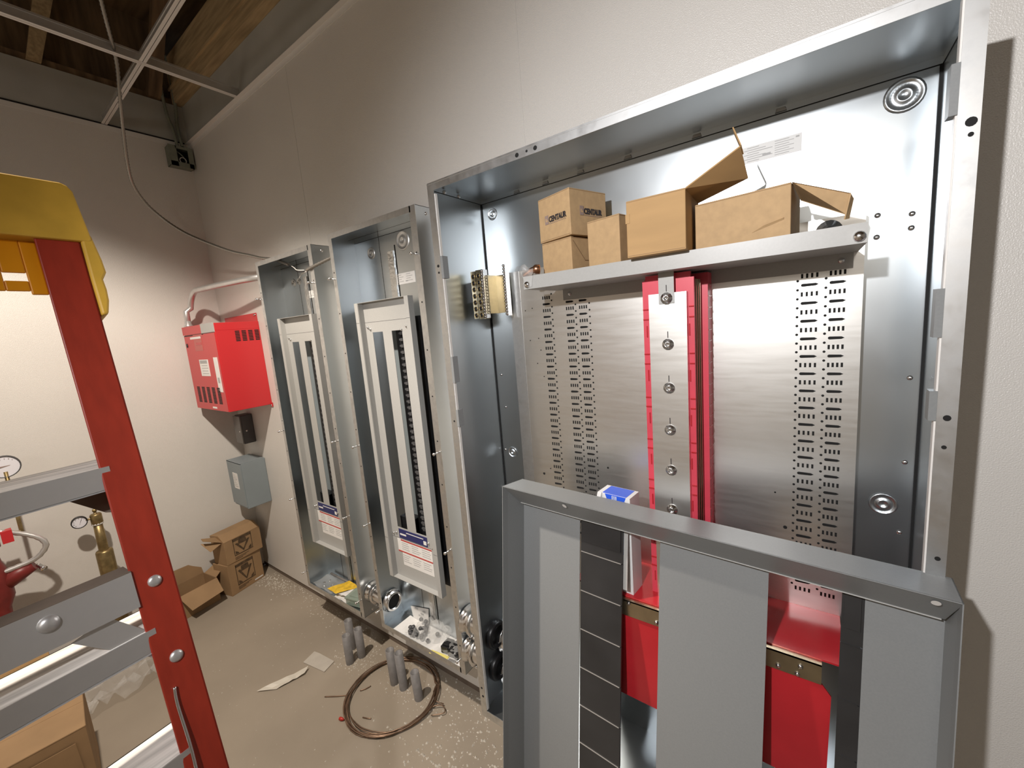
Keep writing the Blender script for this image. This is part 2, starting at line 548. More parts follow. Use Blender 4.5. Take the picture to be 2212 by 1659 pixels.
    for a, c in (oL, oR):
        b.box((a, yf, tz0), (c, yf + 0.0015, oz0)); b.box((a, yf, oz1), (c, yf + 0.0015, tz1))
    field = b.build('dead_front', 'gray_trim', t)
    b = MB()
    for z in (tz1 - 0.077, oz0 - 0.05):
        b.box((tx0, yf - 0.0004, z), (tx1, yf, z + 0.001)); b.box((tx0, yr - 0.0019, z), (tx0 + w, yr - 0.0015, z + 0.001)); b.box((tx1 - w, yr - 0.0019, z), (tx1, yr - 0.0015, z + 0.001))
    b.build('cover_joint', 'dark_gray', field)
    for sx, sz in ((0.018, tz1 - 0.096), (0.032, tz1 - 0.104), (0.215, tz1 - 0.115), (0.245, tz1 - 0.105), (0.012, oz0 - 0.035), (0.03, oz0 - 0.028), (0.225, oz0 - 0.028), (0.25, oz0 - 0.045)):
        b = MB(); b.lathe((fx0 + sx, yf, sz), (0, -1, 0), [(0.0055, 0), (0.005, 0.003), (0.003, 0.005), (0, 0.0052)], 12); b.build('trim_screw', 'steel', field)
    # breaker bus seen through the right opening and beside the trim
    b = MB(); b.box((oR[0] - 0.012, -0.058, tz0 + 0.02), (tx1 + 0.002, -0.012, tz1 - 0.07)); bus = b.build('breaker_bus', 'black', t)
    b = MB()
    n = 34
    for k in range(n):
        z = oz0 + (k + 0.5) * (oz1 - oz0) / n
        b.box((oR[0] + 0.012, -0.066, z - 0.003), (oR[0] + 0.05, -0.058, z + 0.004))
        b.box((oR[0] + 0.024, -0.070, z - 0.0055), (oR[0] + 0.036, -0.058, z + 0.0055))
    b.build('bus_stabs', 'dark_gray', bus)
    b = MB(); b.box((tx1 - 0.004, -0.056, tz0 + 0.015), (tx1 + 0.030, -0.012, tz1 - 0.07)); b.build('bus_carrier', 'black', t)
    b = MB()
    for k in range(12):
        z = tz0 + 0.10 + k * (tz1 - tz0 - 0.2) / 12
        b.box((tx1 + 0.0205, -0.0575, z), (tx1 + 0.030, -0.056, z + 0.045 if k % 2 else z + 0.04))
    b.build('carrier_blocks', 'dark_gray', bus)
    b = MB()
    for k in range(11):
        b.lathe((tx1 + 0.009, -0.056, tz0 + 0.1 + k * 0.092), (0, -1, 0), [(0.004, 0), (0.003, 0.004), (0, 0.005)], 8)
    b.build('neutral_screws', 'steel', bus)
    b = MB(); b.box((oL[0] - 0.015, -0.02, oz0 - 0.03), (oL[1] + 0.02, -0.016, oz1 + 0.03)); b.build('blank_pan', 'box_gray', t)
    b = MB(); b.box((oL[0] - 0.01, -0.06, oz0 - 0.05), (oL[1] + 0.015, -0.021, oz0 + 0.035)); b.build('bus_foot', 'black', bus)
    # labels under the breakers
    hz = oz0 - 0.006
    b = MB(); b.box((oL[0] + 0.005, yf - 0.0015, hz - 0.040), (oR[1] + 0.002, yf - 0.0001, hz)); hd = b.build('header_label', 'blue_print', field)
    b = MB()
    b.box((oL[0] + 0.012, yf - 0.002, hz - 0.026), (oL[0] + 0.05, yf - 0.0014, hz - 0.019)); b.box((oL[0] + 0.052, yf - 0.002, hz - 0.012), (oL[0] + 0.155, yf - 0.0014, hz - 0.009))
    b.box((oR[1] - 0.02, yf - 0.002, hz - 0.034), (oR[1] - 0.003, yf - 0.0014, hz - 0.018))
    b.build('header_print', 'paper', hd)
    lz = hz - 0.047
    b = MB()
    b.box((oL[0] - 0.012, yf - 0.001, lz - 0.055), (oR[1] + 0.022, yf - 0.0001, lz)); b.box((oL[0] + 0.012, yf - 0.001, lz - 0.115), (oR[1] + 0.022, yf - 0.0001, lz - 0.055))
    wl = b.build('warning_label', 'paper', field)
    b = MB()
    b.box((oL[0] - 0.012, yf - 0.0014, lz - 0.058), (oR[1] + 0.022, yf - 0.0009, lz - 0.0525)); b.box((oL[0] + 0.01, yf - 0.0014, lz - 0.006), (oR[1] + 0.022, yf - 0.0009, lz))
    b.build('red_rule', 'label_red', wl)
    b = MB()
    rnd = random.Random(3)
    for col in range(3):
        for k in range(10):
            zz = lz - 0.014 - k * 0.0092
            if abs(zz - (lz - 0.055)) < 0.006:
                continue
            xa = oL[0] + 0.014 + col * 0.062
            b.box((xa, yf - 0.0013, zz - 0.0013), (xa + 0.035 + 0.018 * rnd.random(), yf - 0.0009, zz + 0.0013))
    b.build('label_text', 'label_print', wl)
    return t


p1 = panelboard(0.8722, 1.3803, 0.2105, 1.915, 0.12, 0.974, 1.288,
                'narrower-looking open gray electrical panel farthest left, next to the red fire alarm box',
                [1.74, 1.08, 0.715, 0.30], [1.76, 1.075, 0.72, 0.30],
                dict(ko=[(0.11, 1.60, 0.018), (0.16, 1.60, 0.016)], label=(1.087, 1.163, 1.723, 1.757)))
p2 = panelboard(1.513, 2.021, 0.22, 1.928, 0.12, 1.608, 1.924,
                'open gray electrical panel in the middle, beside the large galvanized enclosure',
                [1.755, 1.07, 0.72, 0.31], [1.775, 1.10, 0.73, 0.29],
                dict(ko=[(0.105, 1.63, 0.022), (0.30, 1.645, 0.034), (0.40, 0.13, 0.03)], label=(1.751, 1.860, 1.708, 1.749)))


def nipple(x0, x1, y, z, r, label, bush=True):
    t = thing('conduit_nipple', (x0, y, z), label, 'conduit fitting', 'conduit nipples joining the enclosures')
    b = MB(); b.lathe((x0, y, z), (1, 0, 0), [(r * 0.86, 0), (r * 0.86, x1 - x0), (r * 0.8, x1 - x0), (r * 0.8, 0), (r * 0.86, 0)], 24)
    b.build('pipe', 'steel', t)
    b = MB(); b.lathe((x0 + 0.002, y, z), (1, 0, 0), [(r * .86, 0), (r * 1.12, 0), (r * 1.15, 0.005), (r * 1.0, 0.012), (r, 0.03), (r * 1.1, 0.036), (r * 1.1, 0.044), (r * .86, 0.046)], 24)
    b.build('coupling', 'steel', t)
    if bush:
        b = MB(); b.lathe((x1, y, z), (-1, 0, 0), [(r * .80, 0), (r * .93, -0.001), (r * 1.0, 0.004), (r * 1.02, 0.016), (r * 1.15, 0.018), (r * 1.18, 0.022), (r * .86, 0.0225)], 24)
        b.build('bushing', 'steel', t)
        b = MB(); b.lathe((x1 - 0.01, y, z), (1, 0, 0), [(r * .8, 0), (0, 0.0005)], 24); b.build('bore', 'dark', t)
    for k in range(3):
        b = MB()
        c = V((x0 + 0.022 + 0.018 * k, y - 0.2 * r, z - r * 1.12))
        b.cyl(c, c + V((0.004, -0.012, -0.004)), 0.005, 8)
        b.build('set_screw', 'steel', t)
    return t


nipple(1.3815, 1.545, -0.062, 0.318, 0.043, 'shiny steel conduit nipple between the two gray panels')
nipple(2.0225, 2.235, -0.085, 0.437, 0.046, 'upper shiny conduit nipple between the middle panel and the large enclosure')
nipple(2.0225, 2.235, -0.088, 0.318, 0.046, 'lower shiny conduit nipple between the middle panel and the large enclosure')

# ================================================================== LARGE ENCLOSURE
BX0, BX1, BZ0, BZ1, BD = 2.1996, 3.2353, 0.253, 1.9198, 0.233
big = thing('enclosure_cabinet', (2.717, 0, BZ0), 'large open galvanized switchboard enclosure with red bus stack inside', 'electrical enclosure')
g = 0.002; yb = -0.004
b = MB()
b.box((BX0, yb - g, BZ0), (BX1, yb, BZ1))
b.box((BX0, -BD, BZ0), (BX0 + g, yb, BZ1)); b.box((BX1 - g, -BD, BZ0), (BX1, yb, BZ1))
b.box((BX0, -BD, BZ0), (BX1, yb, BZ0 + g)); b.box((BX0, -BD, BZ1 - g), (BX1, yb, BZ1))
enc = b.build('enclosure', 'galv', big)
b = MB()
b.box((BX0, -BD - g, BZ0), (BX0 + 0.0235, -BD, BZ1)); b.box((BX1 - 0.0225, -BD - g, BZ0), (BX1, -BD, BZ1))
b.box((BX0 + 0.0235, -BD - g, BZ0), (BX1 - 0.0225, -BD, BZ0 + 0.026)); b.box((BX0 + 0.0235, -BD - g, BZ1 - 0.021), (BX1 - 0.0225, -BD, BZ1))
b.box((BX0 + 0.003, -BD - g - 0.001, BZ1 - 0.004), (BX1 - 0.003, -BD - g, BZ1))
flange = b.build('front_flange', 'galv_bright', big)
b = MB()
b.box((BX0 + 0.0235, -BD, BZ0 + 0.03), (BX0 + 0.0255, -BD + 0.008, BZ1 - 0.03)); b.box((BX1 - 0.0245, -BD, BZ0 + 0.03), (BX1 - 0.0225, -BD + 0.012, BZ1 - 0.02))
b.build('flange_return', 'white_metal', flange)  # white stands for light caught on the zinc return lip
for x, zs in ((BX0 + 0.0225, [(1.665, 1.725), (1.37, 1.445), (1.24, 1.29)]), (BX1 - 0.0315, [(1.755, 1.82), (1.455, 1.525), (1.33, 1.375)])):
    for za, zb in zs:
        b = MB(); b.box((x, -BD - 0.0028, za), (x + 0.009, -BD + 0.018, zb)); b.build('latch_tab', 'gray_paint', flange)
b = MB()
for x, z, r in ((BX0 + 0.012, 1.70, 0.004), (BX0 + 0.012, 1.682, 0.003), (BX0 + 0.012, 1.255, 0.003), (BX1 - 0.009, 1.742, 0.006), (BX1 - 0.0085, 1.726, 0.003), (BX1 - 0.011, 1.335, 0.0045), (BX1 - 0.012, 1.29, 0.003), (BX1 - 0.010, 1.11, 0.0035), (2.50, BZ1 - 0.012, 0.005), (2.527, BZ1 - 0.011, 0.0028), (2.55, BZ1 - 0.011, 0.005), (BX0 + 0.013, 0.33, 0.004), (BX0 + 0.011, 0.36, 0.0035)):
    b.cyl((x, -BD - g - 0.0006, z), (x, -BD - g + 0.001, z), r, 12)
b.build('flange_holes', 'dark', flange)
b = MB()
b.box((BX0 + g, yb - g - 0.001, BZ1 - 0.0158), (BX1 - g, yb - g, BZ1 - 0.0142))
b.box((BX0 + g, -BD + 0.02, BZ1 - 0.0158), (BX0 + g + 0.001, yb - g, BZ1 - 0.0142))
b.box((BX1 - g - 0.001, -BD + 0.02, BZ1 - 0.0158), (BX1 - g, yb - g, BZ1 - 0.0142))
b.box((BX0 + g, yb - g - 0.003, BZ0), (BX0 + g + 0.003, yb - g, BZ1 - 0.016)); b.box((BX1 - g - 0.004, yb - g - 0.004, BZ0), (BX1 - g, yb - g, BZ1 - 0.016))
b.build('corner_seam', 'dark', enc)
for x in (2.33, 2.43, 2.54, 2.67, 2.83, 2.99):
    b = MB(); b.hexa([(x, yb - g - 0.004, BZ1 - 0.012), (x + 0.02, yb - g - 0.004, BZ1 - 0.012), (x + 0.02, yb - g, BZ1 - 0.013), (x, yb - g, BZ1 - 0.013), (x + 0.004, yb - g - 0.002, BZ1 - 0.005), (x + 0.016, yb - g - 0.002, BZ1 - 0.005), (x + 0.018, yb - g, BZ1 - 0.004), (x + 0.002, yb - g, BZ1 - 0.004)])
    b.build('clinch', 'galv_bright', enc)
for y in (-0.17, -0.11):
    b = MB(); b.lathe((BX0 + g, y, BZ1 - 0.009), (1, 0, 0), [(0.006, 0), (0.005, 0.003), (0, 0.004)], 10); b.build('clinch', 'galv_bright', enc)
for x, z, r in ((3.186, 1.872, 0.027), (2.243, 1.868, 0.017), (2.246, 1.095, 0.018), (3.186, 1.097, 0.022)):
    b = MB(); knockout(b, (x, yb - g, z), r, (0, -1, 0)); b.build('knockout', 'galv', big)
b = MB()
for x, z in ((3.157, 1.672), (3.157, 1.632), (3.205, 1.665), (3.205, 1.64), (3.215, 1.36), (3.215, 1.19), (3.213, 1.04), (3.21, 0.95), (2.225, 1.36), (2.215, 1.10), (2.222, 0.96), (2.232, 1.25)):
    b.lathe((x, yb - g, z), (0, -1, 0), [(0.005, 0), (0.004, 0.002), (0, 0.003)], 10)
b.build('rivets', 'steel', enc)
b = MB()
lz = V((2.932, yb - g, 1.832))
b.prism([(2.930, yb - g, 1.8235), (3.036, yb - g, 1.8235), (3.036, yb - g, 1.8575), (2.930, yb - g, 1.8575)], (0, -0.0008, 0))
lb = b.build('rating_label', 'paper_gray', big)
b = MB()
for k in range(7):
    z = 1.854 - k * 0.0044
    b.box((2.934 if k % 2 else 2.94, yb - g - 0.0012, z - 0.0007), (2.962 + 0.012 * (k % 3), yb - g - 0.0007, z + 0.0005)); b.box((2.99, yb - g - 0.0012, z - 0.0006), (3.015 + 0.008 * (k % 2), yb - g - 0.0007, z + 0.0005))
b.box((2.968, yb - g - 0.0013, 1.832), (2.983, yb - g - 0.0007, 1.836)); b.box((3.026, yb - g - 0.0013, 1.851), (3.032, yb - g - 0.0007, 1.854))
b.build('label_print', 'label_print', lb)
for z in (0.485, 0.365):
    b = MB(); b.lathe((BX0 + g, -0.14, z), (1, 0, 0), [(0.046, 0), (0.046, 0.012), (0.04, 0.02), (0.034, 0.02), (0.034, 0.001), (0, 0.001)], 24); b.build('knockout_ring', 'black', big)

# interior: perforated pan, bus stack, shelf
PX0, PX1, PZ0, PZ1, PY = 2.308, 3.138, 0.80, 1.678, -0.035
b = MB()
b.box((PX0, PY - 0.002, PZ0), (PX1, PY, PZ1))
b.box((PX0, PY, PZ0), (PX0 + 0.002, -0.008, PZ1)); b.box((PX1 - 0.002, PY, PZ0), (PX1, -0.008, PZ1))
pan = b.build('interior_pan', 'galv_brushed', big)
b = MB(); b.box((PX0 - 0.0005, PY - 0.0028, PZ0 + 0.02), (PX0 + 0.038, PY - 0.002, PZ1 - 0.0)); b.build('pan_edge', 'galv_bright', pan)
b = MB()
PIT = 0.03655


def slot_oval(bd, x0, x1, z, h):
    n = 6
    pts = [(x0 + h + h * math.cos(math.pi / 2 + math.pi * i / n), z + h * math.sin(math.pi / 2 + math.pi * i / n)) for i in range(n + 1)]
    pts += [(x1 - h * 1.6, z - h * 0.85), (x1, z), (x1 - h * 1.6, z + h * 0.85)]
    bd.face([(p[0], PY - 0.0025, p[1]) for p in pts])


def disc(bd, x, z, r, y=PY - 0.0025, n=10):
    bd.face([(x + r * math.cos(2 * math.pi * i / n), y, z + r * math.sin(2 * math.pi * i / n)) for i in range(n)])


for cx0, cx1, dx in ((2.422, 2.447, 2.4525), (2.4975, 2.5215, 2.5275), (2.538, 2.562, 2.569), (3.040, 3.0685, 3.0345), (3.0865, 3.112, 3.081)):
    for k in range(20):
        z = 1.591 - k * PIT
        if z < 0.85:
            break
        up_off = PIT / 2 if cx0 > 2.9 else 0
        zs, zo = (z - PIT / 2, z) if cx0 > 2.9 else (z, z - PIT / 2)
        w = (cx1 - cx0)
        for i in range(4):
            xa = cx0 + i * (w - 0.0037) / 3
            b.box((xa, PY - 0.0025, zs - 0.0045), (xa + 0.0037, PY - 0.0021, zs + 0.0045))
        slot_oval(b, cx0, cx1 + 0.001, zo, 0.003)
        disc(b, dx, z + PIT / 4, 0.0025); disc(b, dx, z - PIT / 4, 0.0025)
for x, z, r in ((2.345, 1.59, .0018), (2.375, 1.63, .0018), (2.36, 1.56, .0018), (2.385, 1.565, .0018), (2.34, 1.51, .0018), (2.37, 1.47, .0018), (2.40, 1.475, .0018), (2.405, 1.44, .0018), (2.39, 1.40, .0018), (2.41, 1.36, .0018), (2.385, 1.05, .004), (2.41, 1.07, .002), (2.60, 1.10, .003), (3.0, 1.10, .002), (3.02, 1.02, .004)):
    disc(b, x, z, r)
b.build('perforations', 'dark', pan)

bus = MB(); bus.box((2.735, -0.082, 0.838), (2.873, PY - 0.002, 1.602)); red_base = bus.build('bus_insulator', 'red_glass', big)
b = MB()
for k in range(30):
    z = 0.85 + k * 0.025
    b.box((2.8728, -0.08, z), (2.8742, PY - 0.004, z + 0.0015)); 
b.build('insulator_ribs', 'red_sheet', red_base)
for k, y in enumerate((-0.094, -0.108, -0.122)):
    b = MB(); b.box((2.756, y - 0.002, 0.84), (2.8605 - 0.0012 * k, y + 0.002, 1.588)); b.build('bus_bar', 'brass', big)
    b = MB(); b.box((2.754, y - 0.012, 0.838), (2.852, y - 0.0025, 1.592)); b.build('bar_spacer', 'black', big)
b = MB()
b.prism([(2.750, -0.136, 0.80), (2.858, -0.136, 0.80), (2.858, -0.136, 1.592), (2.851, -0.136, 1.592), (2.851, -0.136, 1.604), (2.757, -0.136, 1.604), (2.757, -0.136, 1.594), (2.750, -0.136, 1.594)], (0, -0.009, 0))
front = b.build('bus_cover', 'red_glass', big)
b = MB()
for k in range(7):
    z = 1.53 - k * 0.1
    for x0_, x1_ in ((2.7503, 2.764), (2.8475, 2.8577)):
        b.box((x0_, -0.1475, z), (x1_, -0.145, z + 0.0025)); b.box((x0_, -0.1475, z - 0.022), (x1_, -0.145, z - 0.0195))
        b.box((x0_ + 0.007 if x0_ < 2.8 else x0_, -0.148, z - 0.06), (x0_ + 0.009 if x0_ < 2.8 else x0_ + 0.002, -0.145, z - 0.035))
b.build('cover_notches', 'red_sheet', front)
b = MB()
b.box((2.7665, -0.157, 0.815), (2.8455, -0.155, 1.563)); b.box((2.7665, -0.155, 0.815), (2.7685, -0.146, 1.563)); b.box((2.8435, -0.155, 0.815), (2.8455, -0.146, 1.563))
strip = b.build('bus_stiffener', 'galv_brushed', big)
b = MB(); b.box((2.7895, -0.1600, 1.541), (2.8215, -0.1572, 1.612)); strap = b.build('hanger_strap', 'gray_trim', big)
for k, z in enumerate((1.552, 1.453, 1.356, 1.26, 1.165, 1.07, 0.975)):
    y = -0.160 if k == 0 else -0.157
    b = MB()
    b.lathe((2.806, y, z), (0, -1, 0), [(0.0125, 0), (0.0125, 0.002), (0.008, 0.003), (0.008, 0.007), (0.0045, 0.009), (0.0045, 0.006), (0, 0.006)], 12)
    b.build('bus_bolt', 'steel', strip)
    b = MB(); b.box((2.8050, y - 0.0004, z + 0.014), (2.8068, y, z + 0.028)); b.build('ink_mark', 'ink', strip)

b = MB()
b.box((2.47, -0.202, 1.609), (3.128, -0.200, 1.6385)); b.box((2.47, -0.202, 1.6070), (3.128, PY - 0.002, 1.609)); b.box((2.492, PY - 0.0045, 1.578), (3.122, PY - 0.0022, 1.607))
shelf = b.build('shelf_bracket', 'gray_trim', big)
for x in (2.482, 3.118):
    b = MB(); b.lathe((x, -0.202, 1.618), (0, -1, 0), [(0.0085, 0), (0.0085, 0.003), (0.006, 0.007), (0, 0.0075)], 12); b.build('shelf_screw', 'steel', shelf)
for x in (2.512, 3.104):
    b = MB(); b.lathe((x, PY - 0.0045, 1.594), (0, -1, 0), [(0.006, 0), (0.005, 0.003), (0, 0.004)], 12); b.build('shelf_screw', 'steel', shelf)
b = MB(); b.lathe((3.083, PY - 0.002, 1.652), (0, -1, 0), [(0.022, 0), (0.022, 0.002), (0.013, 0.004), (0.013, 0.012), (0.007, 0.014), (0.007, 0.022), (0, 0.023)], 18); b.build('hex_bolt', 'steel', pan)

# red barriers at the foot of the bus
b = MB(); b.box((2.56, -0.193, 0.833), (3.122, PY - 0.002, 0.8365)); b.build('barrier_shelf', 'red_sheet', big)
b = MB(); b.box((2.68, -0.204, 0.79), (3.088, -0.200, 0.832)); b.box((2.68, -0.204, 0.8285), (3.088, -0.175, 0.8325)); brk = b.build('barrier_bracket', 'brass', big)
for x, z in ((2.776, 0.80), (2.71, 0.826), (3.018, 0.80), (3.055, 0.815), (3.05, 0.796)):
    b = MB(); b.lathe((x, -0.204, z), (0, -1, 0), [(0.005, 0), (0.0045, 0.003), (0, 0.005)], 10); b.build('bracket_screw', 'steel', brk)
b = MB(); b.prism([(2.672, -0.197, 0.555), (3.100, -0.197, 0.545), (3.104, -0.197, 0.765), (3.086, -0.197, 0.79), (2.675, -0.197, 0.79)], (0, 0.003, 0)); b.build('barrier_sheet', 'red_sheet', big)
b = MB(); b.lathe((2.70, -0.02, 0.50), (0, -1, 0), [(0.05, 0), (0.05, 0.01), (0.042, 0.016), (0.036, 0.016), (0.036, 0.002), (0, 0.002)], 24); b.build('knockout_ring', 'black', big)

# neutral bar bolted in the upper left of the enclosure
nb = MB()
nb.box((2.2235, -0.115, 1.548), (2.2415, -0.085, 1.688)); nb.box((2.2435, -0.115, 1.546), (2.262, -0.085, 1.690))
neutral = nb.build('neutral_bar', 'brass', big)
for k in range(7):
    z = 1.673 - k * 0.0192
    for x in (2.2325, 2.2527):
        b = MB(); b.lathe((x, -0.115, z), (0, -1, 0), [(0.0078, 0), (0.0068, 0.0016), (0.006, 0.0004), (0, 0.0004)], 14); b.build('lug_seat', 'brass_dark', neutral)
        b = MB(); b.lathe((x, -0.1152, z), (0, -1, 0), [(0.0052, 0), (0.0052, 0.0009), (0, 0.0009)], 12); b.build('lug_screw', 'black', neutral)
b = MB()
b.box((2.263, -0.108, 1.560), (2.279, -0.102, 1.672)); b.box((2.279, -0.108, 1.560), (2.283, -0.062, 1.672)); b.box((2.283, -0.068, 1.560), (2.318, -0.062, 1.672))
b.build('neutral_bracket', 'brass', big)
for x, y, za, zb in ((2.2665, -0.112, 1.548, 1.69), (2.318, -0.072, 1.55, 1.70)):
    b = MB()
    b.box((x - 0.003, y, za), (x + 0.003, y + 0.02, zb))
    n = 16
    for k in range(n):
        z = za + (k + 0.5) * (zb - za) / n
        b.lathe((x, y, z), (0.25, -1, 0.1), [(0.0042, 0), (0.0038, 0.006), (0, 0.007)], 8)
    b.build('terminal_screws', 'steel', neutral)
b = MB(); b.box((2.30, -0.06, 1.58), (2.31, -0.006, 1.60)); b.box((2.20, -0.095, 1.60), (2.2235, -0.088, 1.66)); b.build('bar_standoff', 'black', neutral)


# ================================================================== CARTONS ON THE SHELF
def frame(origin, yaw_deg, tilt=None):
    m = Matrix.Translation(V(origin)) @ Matrix.Rotation(math.radians(yaw_deg), 4, 'Z')
    if tilt:
        m = m @ Matrix.Rotation(math.radians(tilt[0]), 4, tilt[1])
    return m


def carton(name, org, yaw_, w, d, h, label, m='card', group=None, open_top=False, tilt=None, dyaw=90):
    """org: front-left-bottom corner; returns thing and its frame"""
    X = frame(org, yaw_, tilt)
    t = thing(name, org, label, 'cardboard box', group)
    b = MB(X)
    k = 0.0025
    if open_top:
        b.box((0, 0, 0), (w, k, h)); b.box((0, d - k, 0), (w, d, h)); b.box((0, k, 0), (k, d - k, h)); b.box((w - k, k, 0), (w, d - k, h)); b.box((0, 0, 0), (w, d, k))
    else:
        b.box((0, 0, 0), (w, d, h))
    o = b.build('carton_body', m, t, bevel=0.0015)
    if not open_top:
        b = MB(X)
        b.box((0.001, -0.0006, h - 0.0032), (w - 0.001, 0.0, h - 0.0022)); b.box((w, 0.001, h - 0.0032), (w + 0.0006, d - 0.001, h - 0.0022))
        b.box((0.001, d / 2 - 0.0006, h), (w - 0.001, d / 2 + 0.0006, h + 0.0006))
        b.box((0.002, -0.0006, 0.0028), (w - 0.002, 0.0, 0.0038))
        b.build('flap_seam', 'card_dark', o)
    return t, X


def flap(t, X, pts, thick, m='card', name='flap'):
    b = MB(X)
    p = [V(q) for q in pts]
    n = (p[1] - p[0]).cross(p[2] - p[0]).normalized() * thick
    b.prism(p, n)
    return b.build(name, m, t)


SH = 1.6092
tA, XA = carton('carton', (2.497, -0.145, SH), -15, 0.099, 0.075, 0.1095, 'small plain carton under the printed carton at the left end of the shelf', 'card2')
b = MB(XA); b.prism([(0.1, 0.004, 0.1), (0.1, 0.045, 0.055), (0.1, 0.075, 0.055), (0.1, 0.075, 0.0565), (0.1, 0.046, 0.0565), (0.1, 0.005, 0.1015)], (0.0006, 0, 0)); b.build('tape_edge', 'card_dark', tA)
tB, XB = carton('carton', (2.4935, -0.145, SH + 0.111), -18.5, 0.1115, 0.125, 0.105, 'tan carton printed CENTAUR on two sides, stacked at the left end of the shelf', 'card2')
R3 = XB.to_3x3()
ex, ey, ez = R3 @ V((1, 0, 0)), R3 @ V((0, 1, 0)), V((0, 0, 1))
for org, dx, nrm, sx in ((XB @ V((0.026, -0.0008, 0.044)), ex, -ey, 1), (XB @ V((0.1123, 0.034, 0.050)), ey, ex, 1)):
    tx = text_mesh('CENTAUR', 'logo_text', 'ink', tB, org + dx * 0.012, dx, ez, 0.0175, 0.0003, bold=0.0009, width=0.062)
    b = MB()
    p = org + ez * -0.004
    b.prism([p - dx * 0.002, p + dx * 0.0105, p + dx * 0.0105 + ez * 0.021, p - dx * 0.002 + ez * 0.021], nrm * 0.0004)
    lg = b.build('logo_mark', 'ink_gray', tB)
    b = MB()
    q = p + nrm * 0.0004 + ez * 0.006 + dx * 0.001
    b.prism([q, q + dx * 0.0035, q + dx * 0.0035 + ez * 0.008, q + ez * 0.008], nrm * 0.0003); b.prism([q + dx * 0.0045, q + dx * 0.008, q + dx * 0.008 + ez * 0.004, q + dx * 0.0045 + ez * 0.004], nrm * 0.0003)
    b.build('mark_inset', 'card2', lg)
    b = MB()
    for k in range(11):
        q = org + dx * (0.013 + k * 0.0055) - ez * 0.0045
        b.prism([q, q + dx * 0.0035, q + dx * 0.0035 + ez * 0.0016, q + ez * 0.0016], nrm * 0.0003)
    b.build('small_print', 'ink_gray', tB)
tC, XC = carton('carton', (2.633, -0.165, SH), -12, 0.0855, 0.10, 0.133, 'plain tan carton standing between the stacked pair and the carton with raised lid', 'card2')
tD, XD = carton('carton', (2.7475, -0.2255, 1.6392), 0.5, 0.1145, 0.118, 0.112, 'carton with its lid raised to the right, overhanging the shelf edge', 'card', tilt=(-1.2, 'X'))
flap(tD, XD, [(0.1145, 0.0, 0.112), (0.1125, 0.115, 0.108), (0.2095, 0.078, 0.125), (0.2045, 0.006, 0.161)], 0.0025, 'card', 'lid')
flap(tD, XD, [(0.2045, 0.006, 0.161), (0.206, 0.026, 0.151), (0.192, 0.034, 0.190), (0.190, 0.022, 0.200)], 0.002, 'card', 'tuck_flap')
b = MB(XD); b.box((-0.0015, -0.001, 0.068), (0.007, 0.002, 0.086)); b.build('corner_tab', 'card', tD)
tE, XE = carton('carton', (2.867, -0.168, SH), -6.5, 0.160, 0.098, 0.118, 'long dented carton with an open end flap, rightmost on the shelf', 'card2')
flap(tE, XE, [(0.160, 0.002, 0.118), (0.240, 0.015, 0.081), (0.235, 0.0245, 0.049), (0.165, 0.067, 0.096)], 0.0025, 'card2', 'end_flap')
flap(tE, XE, [(0.240, 0.015, 0.080), (0.243, 0.028, 0.074), (0.238, 0.030, 0.044), (0.233, 0.020, 0.042)], 0.002, 'card2', 'tuck_flap')
b = MB(XE)
b.prism([(0.006, -0.0003, 0.028), (0.155, -0.0003, 0.020), (0.155, -0.0022, 0.024), (0.09, -0.0022, 0.030), (0.006, -0.002, 0.032)], (0, 0.0003, 0.001))
b.prism([(0.10, -0.0003, 0.045), (0.15, -0.0003, 0.058), (0.15, -0.003, 0.061), (0.12, -0.003, 0.054)], (0, 0.0003, 0.001))
b.prism([(0.15, -0.0005, 0.0), (0.1585, -0.0005, 0.02), (0.162, 0.012, 0.004), (0.156, -0.004, 0.0)], (0, 0.0003, 0.004))
b.build('dent_crease', 'card2', tE)

# small bag of lugs at the left end of the shelf
tg = thing('lug_bag', (2.44, -0.17, SH), 'clear bag of copper and steel lugs at the left end of the shelf', 'bag')
b = MB(); b.lathe((2.425, -0.13, 1.655), (1, -0.25, -0.15), [(0.0, 0), (0.006, 0), (0.006, 0.022), (0.009, 0.024), (0.009, 0.03), (0.006, 0.032), (0, 0.032)], 12); b.build('steel_lug', 'steel', tg)
b = MB(); b.tube(smooth_path([(2.452, -0.165, 1.646), (2.468, -0.172, 1.650), (2.488, -0.178, 1.655), (2.5, -0.17, 1.655)], 4), [0.008] * 9 + [0.012] * 4, 10); b.build('copper_lug', 'copper', tg)
b = MB()
rnd = random.Random(5)
P = [[V((2.445 + 0.0095 * i + 0.002 * rnd.random(), -0.205 + 0.012 * j, 1.652 + 0.012 * math.sin(i * 1.1) + 0.004 * rnd.random() + (0.006 if j == 2 else 0))) for i in range(7)] for j in range(5)]
for j in range(4):
    for i in range(6):
        b.face([P[j][i], P[j][i + 1], P[j + 1][i + 1], P[j + 1][i]], True)
b.face([(2.462, -0.2045, 1.652), (2.503, -0.2045, 1.655), (2.497, -0.2085, 1.612), (2.488, -0.2085, 1.611)])
b.build('film', 'clear', tg)

